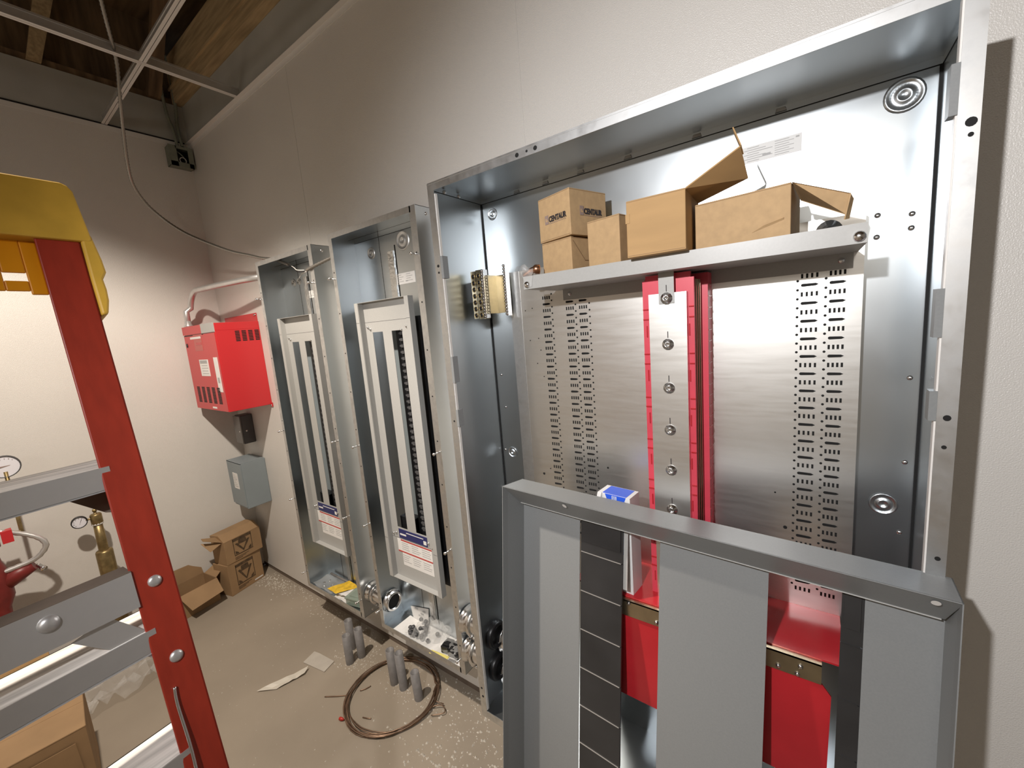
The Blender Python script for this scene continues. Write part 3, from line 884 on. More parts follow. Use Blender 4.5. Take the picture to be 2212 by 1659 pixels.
# blue and white carton standing on the red barrier shelf
XBl = frame((2.630, -0.176, 0.8370), -6)
tBl = thing('carton', (2.63, -0.17, 0.837), 'blue and white carton standing behind the leaning gray cover', 'cardboard box')
b = MB(XBl); b.box((0, 0, 0), (0.086, 0.05, 0.252)); b.build('carton_body', 'white_carton', tBl)
b = MB(XBl)
b.prism([(0.020, -0.0006, 0.252), (0.026, -0.0006, 0.235), (0.020, -0.0006, 0.215), (0.020, -0.0006, 0.1), (0.074, -0.0006, 0.1), (0.074, -0.0006, 0.21), (0.068, -0.0006, 0.232), (0.076, -0.0006, 0.252)], (0, 0.0005, 0))
b.box((0.012, 0.002, 0.252), (0.076, 0.048, 0.2525))
bl = b.build('blue_panel', 'blue', tBl)
b = MB(XBl)
for x in (0.039, 0.044, 0.0488):
    b.box((x, -0.0011, 0.12), (x + 0.0024, -0.0005, 0.25))
b.build('white_stripes', 'white_carton', bl)
b = MB(XBl)
b.prism([(0.0, 0.0, 0.252), (0.012, -0.002, 0.254), (0.008, -0.006, 0.225), (-0.012, -0.006, 0.214), (-0.012, -0.004, 0.222), (-0.004, -0.002, 0.235)], (0, -0.0008, 0)); b.build('torn_flap', 'white_carton', tBl)

# ================================================================== LEANING COVER
O = V((2.392, -0.262, 1.095)); PEX = V((0.9978, -0.066, -0.005)).normalized(); PN = V((-0.065, -0.991, 0.117)).normalized(); PEZ = PN.cross(PEX).normalized()
if PEZ.z < 0:
    PEZ = -PEZ
PW, PH = 0.848, 1.088


def XP(p):
    return O + PEX * p[0] + PEZ * p[1] + PN * p[2]


cov = thing('panel_cover', XP((PW / 2, -PH, 0)), 'gray slotted dead front cover leaning against the large galvanized enclosure', 'panel cover')
cd = -0.088
ww = 0.006
dep = -0.088
b = MB(XP)
# returns (outer walls) and splayed faces
b.hexa([(0, -0.0015, 0), (PW, -0.0015, 0), (PW, -0.0015, dep), (0, -0.0015, dep), (0, 0, 0), (PW, 0, 0), (PW, 0, dep), (0, 0, dep)])
b.hexa([(0, -PH, 0), (PW, -PH, 0), (PW, -PH, dep), (0, -PH, dep), (0, -PH + 0.0015, 0), (PW, -PH + 0.0015, 0), (PW, -PH + 0.0015, dep), (0, -PH + 0.0015, dep)])
for a in (0, PW - 0.0015):
    b.hexa([(a, -PH, 0), (a + 0.0015, -PH, 0), (a + 0.0015, -PH, dep), (a, -PH, dep), (a, 0, 0), (a + 0.0015, 0, 0), (a + 0.0015, 0, dep), (a, 0, dep)])


def splay(p0, p1, q1, q0):
    b.prism([p0, p1, q1, q0], (0, 0, -0.0012)) if False else b.hexa([p0, p1, q1, q0, (p0[0], p0[1], p0[2] - 0.0015), (p1[0], p1[1], p1[2] - 0.0015), (q1[0], q1[1], q1[2] - 0.0015), (q0[0], q0[1], q0[2] - 0.0015)])


tb = -0.060
splay((0, 0, 0), (PW, 0, 0), (PW - 0.008, tb, -0.068), (0.008, tb, -0.068))
splay((0, -PH, 0), (PW, -PH, 0), (PW - ww, -PH + 0.06, cd), (ww, -PH + 0.06, cd))
splay((0, 0, 0), (0, -PH, 0), (ww, -PH + 0.06, cd), (ww, -0.01, cd))
splay((PW, 0, 0), (PW, -PH, 0), (PW - 0.005, -PH + 0.06, cd), (PW - 0.005, -0.01, cd))
frm = b.build('cover_frame', 'gray_paint', cov)
b = MB(XP); b.hexa([(0.012, tb - 0.0012, -0.0655), (PW - 0.012, tb - 0.0012, -0.0655), (PW - 0.012, tb - 0.0012, -0.0690), (0.012, tb - 0.0012, -0.0690), (0.012, tb + 0.0006, -0.0655), (PW - 0.012, tb + 0.0006, -0.0655), (PW - 0.012, tb + 0.0006, -0.0690), (0.012, tb + 0.0006, -0.0690)]); b.build('hem_edge', 'gray_trim', frm)  # lighter enamel paints a highlight along the lip's hem
for a, c in ((0.1885, -0.0155), (0.8225, -0.0145)):
    b = MB(XP); b.face([(a + 0.0055 * math.cos(k * math.pi / 8), c + 0.0055 * math.sin(k * math.pi / 8), (c + 0.0055 * math.sin(k * math.pi / 8)) * 0.903 + 0.0008) for k in range(16)]); plabel(b.build('screw_hole', 'paper', frm), 'screw hole in the cover rim, light through it painted white')  # white disc paints the light seen through the hole
for a0, a1 in ((0.004, 0.1890), (0.3957, 0.6060), (0.7478, PW - 0.003)):
    b = MB(XP); b.hexa([(a0, -PH + 0.05, cd - 0.0016), (a1, -PH + 0.05, cd - 0.0016), (a1, -PH + 0.05, cd), (a0, -PH + 0.05, cd), (a0, -0.012, cd - 0.0016), (a1, -0.012, cd - 0.0016), (a1, -0.012, cd), (a0, -0.012, cd)])
    b.build('blank_sheet', 'gray_paint', cov)
for a0, a1, b0 in ((0.1910, 0.3045, -0.1555), (0.7170, 0.7475, -0.163)):
    z1 = tb + 0.004
    k = 0
    z0 = b0
    while z1 > -PH + 0.08:
        c0, c1 = cd - 0.008, cd - 0.0025
        b = MB(XP)
        b.hexa([(a0, z0 + 0.0016, c0), (a1, z0 + 0.0016, c0), (a1, z0 + 0.0016, c1), (a0, z0 + 0.0016, c1), (a0, z1, c0), (a1, z1, c0), (a1, z1, c1), (a0, z1, c1)])
        if k == 0:
            b.hexa([(a0 + 0.004, z0 + 0.03, c1), (a1 - 0.004, z0 + 0.03, c1), (a1 - 0.004, z0 + 0.03, c1 + 0.003), (a0 + 0.004, z0 + 0.03, c1 + 0.003), (a0 + 0.004, z1 - 0.012, c1), (a1 - 0.004, z1 - 0.012, c1), (a1 - 0.004, z1 - 0.012, c1 + 0.003), (a0 + 0.004, z1 - 0.012, c1 + 0.003)])
        b.build('filler_plate', 'filler', cov)
        b = MB(XP)  # added strip, bright metal at left for light in the seam
        e = 0.0016
        b.hexa([(a0 + 0.001, z0 - e * 0.1, c1 - 0.004), (a1 - 0.003, z0 - e * 0.1, c1 - 0.004), (a1 - 0.003, z0 - e * 0.1, c1 + 0.0012), (a0 + 0.001, z0 - e * 0.1, c1 + 0.0012), (a0 + 0.001, z0 + e, c1 - 0.004), (a1 - 0.003, z0 + e, c1 - 0.004), (a1 - 0.003, z0 + e, c1 + 0.0012), (a0 + 0.001, z0 + e, c1 + 0.0012)])
        plabel(b.build('seam_strip', 'alu' if a0 < 0.5 else 'filler', cov), 'thin bright strip painted as light in the gap between two black filler plates' if a0 < 0.5 else 'black strip between two filler plates')
        z1 = z0 - 0.001
        z0 = z0 - 0.1045
        k += 1
b = MB(XP); b.hexa([(0.3045, -0.22, cd - 0.012), (0.315, -0.22, cd - 0.012), (0.315, -0.22, cd - 0.010), (0.3045, -0.22, cd - 0.010), (0.3045, tb, cd - 0.012), (0.315, tb, cd - 0.012), (0.315, tb, cd - 0.010), (0.3045, tb, cd - 0.010)]); b.build('filler_rail', 'gray_trim', cov)

# ================================================================== CORNER: FIRE PANEL AND BOXES ON THE BACK WALL
FX0, FX1, FZ0, FZ1, FD = 0.058, 0.522, 1.175, 1.655, 0.224
fp = thing('fire_alarm_panel', (0.29, 0, FZ0), 'red fire alarm box mounted on the wall in the corner beside the panels', 'fire alarm panel')
b = MB(); b.box((FX0, -FD + 0.004, FZ0), (FX1, 0, FZ1)); body = b.build('housing', 'red_enamel', fp, bevel=0.002)
b = MB(); b.box((FX0 - 0.002, -FD - 0.002, FZ1 - 0.045), (FX1 - 0.085, -FD + 0.004, FZ1 + 0.002)); b.box((FX0 + 0.004, -FD, FZ0 + 0.002), (FX1 - 0.002, -FD + 0.004, FZ1 - 0.05)); door = b.build('front_cover', 'red_enamel', fp)
b = MB(); b.box((FX1 - 0.17, -FD - 0.0035, FZ1 - 0.046), (FX1 - 0.002, -FD + 0.004, FZ1 + 0.003)); b.build('seal_plate', 'gray_trim', fp)
b = MB(); b.box((FX0 + 0.004, -FD - 0.0006, FZ1 - 0.0525), (FX1 - 0.16, -FD, FZ1 - 0.0485)); b.build('cover_gap', 'dark', door)
b = MB(); b.box((FX1, -FD + 0.006, FZ1 - 0.040), (FX1 + 0.0008, -0.003, FZ1 - 0.0385)); b.build('lid_seam', 'red_sheet', body)
b = MB(); b.box((FX0 + 0.02, -0.004, FZ1), (FX1 - 0.006, -0.001, FZ1 + 0.047)); fl = b.build('mounting_flange', 'red_enamel', fp)
b = MB(); b.box((FX1 - 0.012, -0.006, FZ0 - 0.014), (FX1 + 0.012, -0.001, FZ0 + 0.01)); b.build('mounting_ear', 'red_enamel', fp)
for x, z in ((FX1 - 0.03, FZ1 + 0.036), (FX1 - 0.018, FZ1 + 0.036), (FX1, FZ0 - 0.006)):
    b = MB(); b.lathe((x, -0.005, z), (0, -1, 0), [(0.006, 0), (0.005, 0.003), (0, 0.004)], 10); b.build('mounting_screw', 'steel', fl)
b = MB()
for c in range(4):
    y0 = -0.128 + c * 0.033
    for k in range(7):
        z = FZ1 - 0.05 - k * 0.0085
        b.box((FX1, y0, z - 0.0028), (FX1 + 0.0009, y0 + 0.022, z + 0.0028))
b.build('side_louvers', 'dark', body)
b = MB()
for c in range(5):
    x0_ = FX0 + 0.06 + c * 0.075
    for k in range(11):
        z = FZ0 + 0.045 + k * 0.0085
        b.box((x0_, -FD - 0.001, z - 0.003), (x0_ + 0.042, -FD, z + 0.003))
b.build('front_louvers', 'dark', door)
b = MB(); b.box((FX0 + 0.175, -FD - 0.001, 1.372), (FX0 + 0.305, -FD, 1.465)); lb = b.build('warning_label', 'paper', door)
b = MB(); b.box((FX0 + 0.185, -FD - 0.0015, 1.443), (FX0 + 0.29, -FD - 0.0008, 1.461)); 
for k in range(4):
    b.box((FX0 + 0.20, -FD - 0.0015, 1.43 - k * 0.015), (FX0 + 0.285 + 0.008 * (k % 2), -FD - 0.0008, 1.433 - k * 0.015))
b.build('label_text', 'label_print', lb)
b = MB(); b.box((FX0 + 0.385, -FD - 0.001, 1.285), (FX0 + 0.44, -FD, 1.475)); lb = b.build('side_label', 'paper', door)
b = MB(); b.box((FX0 + 0.40, -FD - 0.0015, 1.335), (FX0 + 0.425, -FD - 0.0008, 1.365)); b.build('label_text', 'label_print', lb)
b = MB(); b.box((FX0 + 0.15, -FD - 0.0008, 1.515), (FX0 + 0.27, -FD, 1.585)); b.box((FX0 + 0.15, -FD - 0.0008, 1.59), (FX0 + 0.285, -FD, 1.606)) ; b.build('faded_sticker', mat('faded_red', (0.50, 0.10, 0.09, 1), 0.4), door)
b = MB(); b.box((FX0 + 0.18, -FD - 0.0014, 1.548), (FX0 + 0.26, -FD - 0.0007, 1.562)); b.build('sticker_text', 'red_sheet', door)
b = MB(); b.box((FX0 + 0.25, -FD - 0.001, FZ0 + 0.012), (FX0 + 0.31, -FD, FZ0 + 0.022)); b.box((FX0 + 0.10, -FD - 0.001, FZ1 - 0.072), (FX0 + 0.26, -FD, FZ1 - 0.06)); b.build('white_sticker', 'paper', door)
b = MB(); b.lathe((FX0 + 0.03, -FD - 0.0004, 1.55), (0, -1, 0), [(0.012, 0), (0.012, 0.002), (0.004, 0.003), (0, 0.003)], 14); b.build('key_lock', 'black', door)

cpath = [(0.105, -0.205, FZ1 - 0.004), (0.103, -0.203, 1.745)]
cpath += [tuple(p) for p in arc((0.215, -0.180, 1.745), (-1, 0, 0), (0, 0.1, 1), 0.112, 0, math.pi / 2, 9)][1:]
cpath += [(0.45, -0.15, 1.856), (0.70, -0.112, 1.856), (0.868, -0.088, 1.852)]
b = MB(); b.tube(cpath, 0.0155, 14)
o = b.build('conduit_elbow', 'alu', None)
b = MB(); b.lathe((0.105, -0.205, FZ1), (0, 0, 1), [(0.013, 0), (0.021, 0), (0.021, 0.012), (0.017, 0.016), (0.017, 0.035), (0.013, 0.037)], 14); b.build('connector', 'alu', o)
tag(o, 'bent metal conduit from the red fire alarm box to the leftmost panel', 'conduit')

sb = thing('relay_box', (0.18, 0, 0.915), 'small dark gray plastic box on the wall directly below the red fire alarm box', 'wall box')
b = MB(); b.box((0.135, -0.07, 0.918), (0.222, 0, 1.10)); o = b.build('housing', 'dark_gray', sb, bevel=0.006)
b = MB(); b.box((0.131, -0.076, 0.925), (0.224, -0.07, 1.095)); b.build('front_cover', mat('smoky_cover', (0.16, 0.15, 0.14, 1), 0.25), sb)
b = MB(); b.lathe((0.205, -0.0765, 1.0), (0, -1, 0), [(0.006, 0), (0.005, 0.002), (0, 0.003)], 10); b.lathe((0.2225, -0.045, 1.0), (1, 0, 0), [(0.006, 0), (0.005, 0.002), (0, 0.003)], 10); b.build('cover_screw', 'steel', sb)

tb_ = thing('transformer_box', (0.2, 0, 0.53), 'blue gray metal box with a white label low on the wall above the cartons', 'wall box')
b = MB(); b.box((0.105, -0.138, 0.535), (0.296, 0, 0.822)); tbody = b.build('housing', 'box_gray', tb_, bevel=0.004)
b = MB(); b.box((0.10, -0.143, 0.548), (0.296, -0.138, 0.824)); b.box((0.10, -0.143, 0.8205), (0.296, -0.01, 0.825)); tcov = b.build('front_cover', 'box_gray', tb_)
b = MB(); b.box((0.165, -0.1438, 0.655), (0.235, -0.143, 0.755)); lb = b.build('rating_label', 'paper', tcov)
b = MB()
for k in range(8):
    b.box((0.172, -0.1442, 0.744 - k * 0.011), (0.20 + 0.006 * (k % 4), -0.1437, 0.748 - k * 0.011)); b.box((0.212, -0.1442, 0.746 - k * 0.011), (0.228, -0.1437, 0.748 - k * 0.011))
b.build('label_text', 'label_print', lb)

jb = thing('junction_box', (0.05, -0.06, 2.58), 'open green gray junction box high in the corner under the ceiling grid', 'junction box')
JX, JY0, JY1, JZ0, JZ1 = 0.06, -0.123, -0.012, 2.588, 2.695
b = MB()
b.box((0, JY0, JZ0), (0.002, JY1, JZ1)); b.box((0, JY0, JZ0), (JX, JY0 + 0.002, JZ1)); b.box((0, JY1 - 0.002, JZ0), (JX, JY1, JZ1)); b.box((0, JY0, JZ0), (JX, JY1, JZ0 + 0.002)); b.box((0, JY0, JZ1 - 0.002), (JX, JY1, JZ1))
b.build('box_shell', 'jbox', jb)
b = MB()
b.box((JX, JY0 - 0.003, JZ0 - 0.003), (JX + 0.002, JY0 + 0.035, JZ1 + 0.003)); b.box((JX, JY1 - 0.022, JZ0 - 0.003), (JX + 0.002, JY1 + 0.003, JZ1 + 0.003)); b.box((JX, JY0, JZ0 - 0.003), (JX + 0.002, JY1, JZ0 + 0.022)); b.box((JX, JY0 + 0.03, JZ1 - 0.012), (JX + 0.002, JY1 - 0.02, JZ1 + 0.003))
b.build('mud_ring', 'jbox', jb)
b = MB(); b.box((0.0025, JY0 + 0.003, JZ0 + 0.003), (0.004, JY1 - 0.003, JZ1 - 0.003)); b.build('box_inside', 'black', jb)
b = MB(); b.tube(arc((0.05, -0.06, 2.625), (0, 1, 0), (0, 0, 1), 0.016, 0, 2 * math.pi, 20)[:-1], 0.002, 6, closed=True); b.build('white_wire', 'white_metal', jb)
b = MB(); b.tube(smooth_path([(0.03, -0.10, 2.69), (0.05, -0.07, 2.66), (0.045, -0.05, 2.64), (0.03, -0.04, 2.62)], 6), 0.003, 6); b.build('green_wire', 'jbox', jb)


def ribbed(path, r, name, m, label, n=5, amp=0.12, cat='cable', seg=8):
    pts = smooth_path(path, n)
    # resample densely so that the armour spirals read as ribs
    out = [pts[0]]
    step = r * 1.1
    acc = 0
    for a, c in zip(pts, pts[1:]):
        L = (c - a).length
        while acc + step <= L:
            acc += step
            out.append(a.lerp(c, acc / L))
        acc -= L
    rs = [r * (1 + amp * (1 if i % 2 else -1)) for i in range(len(out))]
    bd = MB()
    bd.tube(out, rs, seg)
    o = bd.build(name, m)
    return tag(o, label, cat)


ribbed([(0.03, -0.10, 3.2), (0.028, -0.095, 2.95), (0.024, -0.088, 2.86), (0.03, -0.075, 2.79), (0.032, -0.07, 2.70)], 0.008, 'armored_cable', 'jbox', 'left one of the two dark cables dropping into the corner junction box')
ribbed([(0.03, -0.045, 3.2), (0.026, -0.04, 2.95), (0.022, -0.046, 2.86), (0.026, -0.05, 2.79), (0.034, -0.045, 2.70)], 0.008, 'armored_cable', 'jbox', 'right one of the two dark cables dropping into the corner junction box')

cable = ribbed([(1.57, -0.70, 3.40), (1.33, -0.64, 3.12), (1.02, -0.555, 2.93), (0.84, -0.50, 2.82), (0.71, -0.457, 2.735), (0.643, -0.45, 2.634), (0.516, -0.43, 2.533), (0.404, -0.41, 2.431), (0.307, -0.38, 2.358), (0.262, -0.33, 2.288), (0.272, -0.27, 2.216), (0.337, -0.21, 2.144), (0.474, -0.16, 2.073), (0.633, -0.12, 2.008), (0.761, -0.09, 1.97), (0.84, -0.072, 1.946), (0.91, -0.06, 1.932), (0.98, -0.06, 1.912), (1.10, -0.076, 1.876)], 0.0068, 'armored_cable', 'armor', 'long armored cable hanging from the open ceiling into the leftmost panel', 6, 0.16)
b = MB(); b.tube(smooth_path([(1.10, -0.076, 1.876), (1.17, -0.092, 1.852), (1.23, -0.112, 1.832), (1.30, -0.118, 1.821)], 5), 0.0022, 6); b.build('wire', 'white_metal', cable)
b = MB(); b.tube(smooth_path([(1.10, -0.076, 1.876), (1.18, -0.098, 1.846), (1.24, -0.115, 1.823), (1.31, -0.124, 1.815)], 5), 0.0022, 6); b.build('wire', 'black', cable)
b = MB(); b.tube(smooth_path([(1.14, -0.06, 1.81), (1.20, -0.08, 1.818), (1.27, -0.112, 1.812), (1.34, -0.126, 1.812)], 5), 0.002, 6); b.build('wire', 'white_metal', cable)
c2 = ribbed([(1.335, -0.127, 1.816), (1.375, -0.126, 1.822), (1.43, -0.105, 1.838), (1.475, -0.085, 1.852), (1.512, -0.075, 1.86)], 0.0068, 'armored_cable', 'armor', 'short armored cable bridging the leftmost and middle panels', 8, 0.16)

# ================================================================== CARTONS ON THE FLOOR IN THE CORNER
cA, XA2 = carton('carton', (0.197, -0.273, 0.0), 104, 0.215, 0.135, 0.200, 'lower of the two stacked brown cartons in the corner under the blue gray box', 'card_dark')


def emblem(t, X, x0, z0, w, h):
    b = MB(X)
    y = -0.0008
    b.prism([(x0, y, z0), (x0 + w, y, z0), (x0 + w, y, z0 + 0.006), (x0, y, z0 + 0.006)], (0, 0.0006, 0)); b.prism([(x0, y, z0 + h - 0.018), (x0 + w, y, z0 + h - 0.018), (x0 + w, y, z0 + h), (x0, y, z0 + h)], (0, 0.0006, 0))
    for a in (x0, x0 + w - 0.004):
        b.prism([(a, y, z0), (a + 0.004, y, z0), (a + 0.004, y, z0 + h), (a, y, z0 + h)], (0, 0.0006, 0))
    cx = x0 + w / 2
    b.prism([(x0 + 0.012, y, z0 + h * 0.68), (x0 + 0.026, y, z0 + h * 0.70), (cx, y, z0 + 0.026), (cx, y, z0 + 0.010)], (0, 0.0006, 0)); b.prism([(x0 + w - 0.012, y, z0 + h * 0.68), (x0 + w - 0.026, y, z0 + h * 0.70), (cx, y, z0 + 0.026), (cx, y, z0 + 0.010)], (0, 0.0006, 0))
    b.prism([(x0 + 0.03, y, z0 + h * 0.58), (x0 + w - 0.03, y, z0 + h * 0.58), (x0 + w - 0.035, y, z0 + h * 0.84), (x0 + 0.035, y, z0 + h * 0.84)], (0, 0.0006, 0))
    b.prism([(x0 + 0.008, y, z0 + 0.008), (x0 + 0.03, y, z0 + 0.008), (x0 + 0.022, y, z0 + 0.02), (x0 + 0.008, y, z0 + 0.03)], (0, 0.0006, 0)); b.prism([(x0 + w - 0.008, y, z0 + 0.008), (x0 + w - 0.03, y, z0 + 0.008), (x0 + w - 0.022, y, z0 + 0.02), (x0 + w - 0.008, y, z0 + 0.03)], (0, 0.0006, 0))
    o = b.build('printed_emblem', 'ink_brown', t)
    b = MB(X)
    for k in range(3):
        b.box((x0, y, z0 - 0.012 - 0.007 * k), (x0 + w * (0.75 - 0.18 * k), y + 0.0006, z0 - 0.009 - 0.007 * k))
    b.build('printed_lines', 'ink_brown', t)


emblem(cA, XA2, 0.045, 0.045, 0.115, 0.135)
b = MB(XA2); b.box((0.15, -0.0009, 0.012), (0.205, -0.0003, 0.020)); b.build('white_tape', 'paper', cA)
cB, XB2 = carton('carton', (0.196, -0.268, 0.2015), 101, 0.225, 0.130, 0.150, 'upper of the two stacked brown cartons in the corner, with its flaps hanging open', 'card_dark')
b = MB(XB2)
b.prism([(0.0, 0.0, 0.150), (0.0, 0.045, 0.187), (0.0, 0.130, 0.18), (0.0, 0.130, 0.150)], (0.221, 0, 0)); b.build('sloping_lid', 'card_dark', cB)
emblem(cB, XB2, 0.05, 0.035, 0.115, 0.110)
flap(cB, XB2, [(0.0, 0.01, 0.152), (0.0, 0.075, 0.175), (-0.075, 0.075, 0.205), (-0.080, 0.05, 0.196)], 0.002, 'card_dark')
flap(cB, XB2, [(0.0, 0.02, 0.145), (0.0, 0.11, 0.13), (-0.07, 0.10, 0.165), (-0.06, 0.03, 0.12)], 0.002, 'card_dark')
cC, XC2 = carton('carton', (0.185, -0.52, 0.0), 98, 0.20, 0.155, 0.145, 'open brown carton with folded back flaps partly hidden by the red ladder rail', 'card_dark', open_top=True)
flap(cC, XC2, [(0.0, 0.0, 0.145), (0.20, 0.0, 0.145), (0.19, -0.075, 0.085), (0.02, -0.085, 0.075)], 0.0025, 'card_dark')
flap(cC, XC2, [(0.0, 0.155, 0.145), (0.20, 0.155, 0.145), (0.195, 0.17, 0.225), (0.01, 0.17, 0.235)], 0.0025, 'card_dark')
flap(cC, XC2, [(0.20, 0.01, 0.145), (0.20, 0.14, 0.145), (0.245, 0.13, 0.17), (0.245, 0.03, 0.165)], 0.0025, 'card_dark')

cE, XE2 = carton('carton', (1.06, -1.30, 0.0), 84, 0.30, 0.30, 0.30, 'large brown carton on the floor behind the lowest ladder steps at the lower left', 'card_dark')
flap(cE, XE2, [(0.02, -0.001, 0.0), (0.28, -0.001, 0.0), (0.27, -0.006, 0.26), (0.03, -0.006, 0.26)], 0.0015, 'card_dark', 'side_flap')
cF, XF2 = carton('carton', (0.42, -1.32, 0.0), 88, 0.30, 0.26, 0.22, 'brown carton on the floor against the left wall behind the ladder', 'card')

# ================================================================== THINGS LYING IN THE BOTTOM OF THE PANELS
def sheet(bd, pts, n=(4, 3), wob=0.004, seed=1):
    rnd_ = random.Random(seed)
    a, b_, c, d = [V(p) for p in pts]
    G = []
    for j in range(n[1] + 1):
        row = []
        for i in range(n[0] + 1):
            u, v = i / n[0], j / n[1]
            p = (a * (1 - u) + b_ * u) * (1 - v) + (d * (1 - u) + c * u) * v
            row.append(p + V((0, 0, wob * rnd_.random())))
        G.append(row)
    for j in range(n[1]):
        for i in range(n[0]):
            bd.face([G[j][i], G[j][i + 1], G[j + 1][i + 1], G[j + 1][i]], True)


Z1 = 0.2125
t = thing('hardware_bag', (0.97, -0.06, Z1), 'clear zip bag of hardware in the bottom of the leftmost panel', 'bag')
b = MB(); sheet(b, [(0.90, -0.11, Z1 + 0.004), (1.08, -0.11, Z1 + 0.004), (1.12, -0.014, Z1 + 0.012), (0.91, -0.014, Z1 + 0.014)], (8, 5), 0.014, 2); b.build('film', 'clear', t)
b = MB(); b.tube([(0.93, -0.02, Z1 + 0.028), (1.13, -0.016, Z1 + 0.026)], 0.006, 8); b.build('zip_strip', 'pvc', t)
for k, (x, y) in enumerate(((0.935, -0.07), (0.965, -0.055), (0.98, -0.08), (1.0, -0.06), (1.02, -0.085), (1.06, -0.03), (1.08, -0.03))):
    b = MB(); p = V((x, y, Z1 + 0.005)); b.cyl(p, p + V((0.016 * math.cos(k * 2.1), 0.016 * math.sin(k * 2.1), 0.006)), 0.0035, 8); b.build('bolt', 'steel', t)
t = thing('label_bag', (1.10, -0.06, Z1 + 0.02), 'bag with a yellow printed label in the bottom of the leftmost panel', 'bag')
b = MB(); sheet(b, [(1.035, -0.105, Z1 + 0.022), (1.115, -0.105, Z1 + 0.022), (1.205, -0.02, Z1 + 0.034), (1.10, -0.016, Z1 + 0.034)], (6, 4), 0.005, 3); b.build('yellow_label', 'yellow_print', t)
b = MB(); sheet(b, [(1.13, -0.10, Z1 + 0.022), (1.20, -0.09, Z1 + 0.024), (1.25, -0.03, Z1 + 0.03), (1.19, -0.03, Z1 + 0.03)], (4, 4), 0.004, 4); b.build('white_label', 'paper', t)
for k, (x, y, rz) in enumerate(((1.10, -0.112, 8), (1.125, -0.105, -6), (1.15, -0.10, 14))):
    X = Matrix.Translation((x, y, Z1 + 0.0015 + 0.002 * k)) @ Matrix.Rotation(math.radians(rz), 4, 'Z')
    b = MB(X); b.box((0, -0.004, 0), (0.11, 0.06, 0.0015)); o = b.build('instruction_sheet', 'paper')
    b = MB(X)
    for q in range(3):
        b.box((0.02 + 0.02 * q, 0.0, 0.0015), (0.05 + 0.02 * q, 0.003, 0.0018))
    b.build('printed_lines', 'label_print', o)
    tag(o, 'folded white instruction sheet under the green plastic box in the leftmost panel', 'paper', 'instruction sheets in the leftmost panel')
XG = frame((1.222, -0.116, Z1 + 0.0068), 12)
t = thing('plastic_box', (1.23, -0.08, Z1), 'small green translucent plastic box in the bottom of the leftmost panel', 'plastic box')
b = MB(XG); b.box((0, 0, 0), (0.105, 0.072, 0.032)); b.build('box_base', 'green_clear', t, bevel=0.003)
b = MB(XG); b.box((-0.003, -0.003, 0.032), (0.108, 0.075, 0.042)); b.box((0.015, 0.012, 0.042), (0.09, 0.06, 0.046)); b.build('box_lid', 'green_clear', t, bevel=0.002)

Z2 = 0.222
b = MB(); b.box((1.575, -0.117, Z2), (1.99, -0.010, Z2 + 0.003)); o = b.build('paper_sheet', 'paper')
tag(o, 'white sheet lying across the bottom of the middle panel', 'paper')
b = MB(); sheet(b, [(1.60, -0.012, Z2 + 0.004), (1.70, -0.012, Z2 + 0.004), (1.71, -0.009, Z2 + 0.085), (1.585, -0.009, Z2 + 0.055)], (5, 4), 0.0, 3)
o = b.build('instruction_sheet', 'paper')
b = MB()
for k, (x, z) in enumerate(((1.62, 0.28), (1.655, 0.265), (1.67, 0.28), (1.64, 0.25))):
    b.box((x, -0.0128, z), (x + 0.018, -0.0122, z + 0.006))
b.build('printed_diagram', 'label_print', o)
tag(o, 'instruction sheet with a small diagram propped in the bottom of the middle panel', 'paper')
t = thing('cap_bag', (1.73, -0.06, Z2), 'crinkled clear bag full of small black caps in the middle panel', 'bag')
rnd = random.Random(11)
for k in range(22):
    x = 1.665 + 0.125 * rnd.random(); y = -0.10 + 0.075 * rnd.random(); z = Z2 + 0.006 + 0.022 * rnd.random()
    b = MB(); b.lathe((x, y, z), (rnd.random() - .5, rnd.random() - .5, 1), [(0.009, 0), (0.009, 0.007), (0.005, 0.011), (0, 0.011)], 10); b.build('black_cap', 'dark_gray', t)
b = MB(); sheet(b, [(1.645, -0.116, Z2 + 0.006), (1.80, -0.116, Z2 + 0.006), (1.83, -0.014, Z2 + 0.03), (1.66, -0.014, Z2 + 0.03)], (10, 7), 0.034, 12); b.build('film', 'clear', t)
t = thing('plastic_dome', (1.81, -0.035, Z2), 'clear rounded plastic wrapping behind the bag of black caps in the middle panel', 'plastic wrapping')
b = MB(); b.lathe((1.79, -0.045, Z2 + 0.004), (0.1, -0.1, 1), [(0.034, 0), (0.036, 0.02), (0.034, 0.05), (0.026, 0.072), (0.012, 0.082), (0, 0.084)], 16); b.build('wrapping', 'clear', t)
b = MB(); b.lathe((1.84, -0.03, Z2 + 0.045), (0.3, -1, 0.3), [(0.024, 0), (0.024, 0.006), (0.018, 0.007), (0, 0.007)], 16); b.build('round_cap', 'clear', t)
t = thing('lug_kit', (1.90, -0.07, Z2), 'bagged black plastic parts beside a yellow label at the right of the middle panel', 'bag')
XK = frame((1.865, -0.107, Z2 + 0.0042), 8)
for k, (x, y, w, d, h) in enumerate(((0.0, 0.012, 0.036, 0.05, 0.03), (0.038, 0.006, 0.03, 0.06, 0.026), (0.07, 0.004, 0.026, 0.055, 0.018))):
    b = MB(XK); b.box((x, y, 0), (x + w, y + d, h)); b.box((x + 0.004, y + 0.008, h), (x + w - 0.004, y + d - 0.02, h + 0.006)); b.build('black_block', 'black', t, bevel=0.002)
b = MB(XK); sheet(b, [(-0.03, -0.004, 0.006), (0.105, -0.004, 0.006), (0.10, 0.085, 0.02), (-0.01, 0.085, 0.03)], (8, 5), 0.026, 13); b.build('film', 'clear', t)
b = MB(XK); b.box((-0.045, -0.010, 0), (0.045, 0.008, 0.0012)); b.build('yellow_label', 'yellow_flat', t)
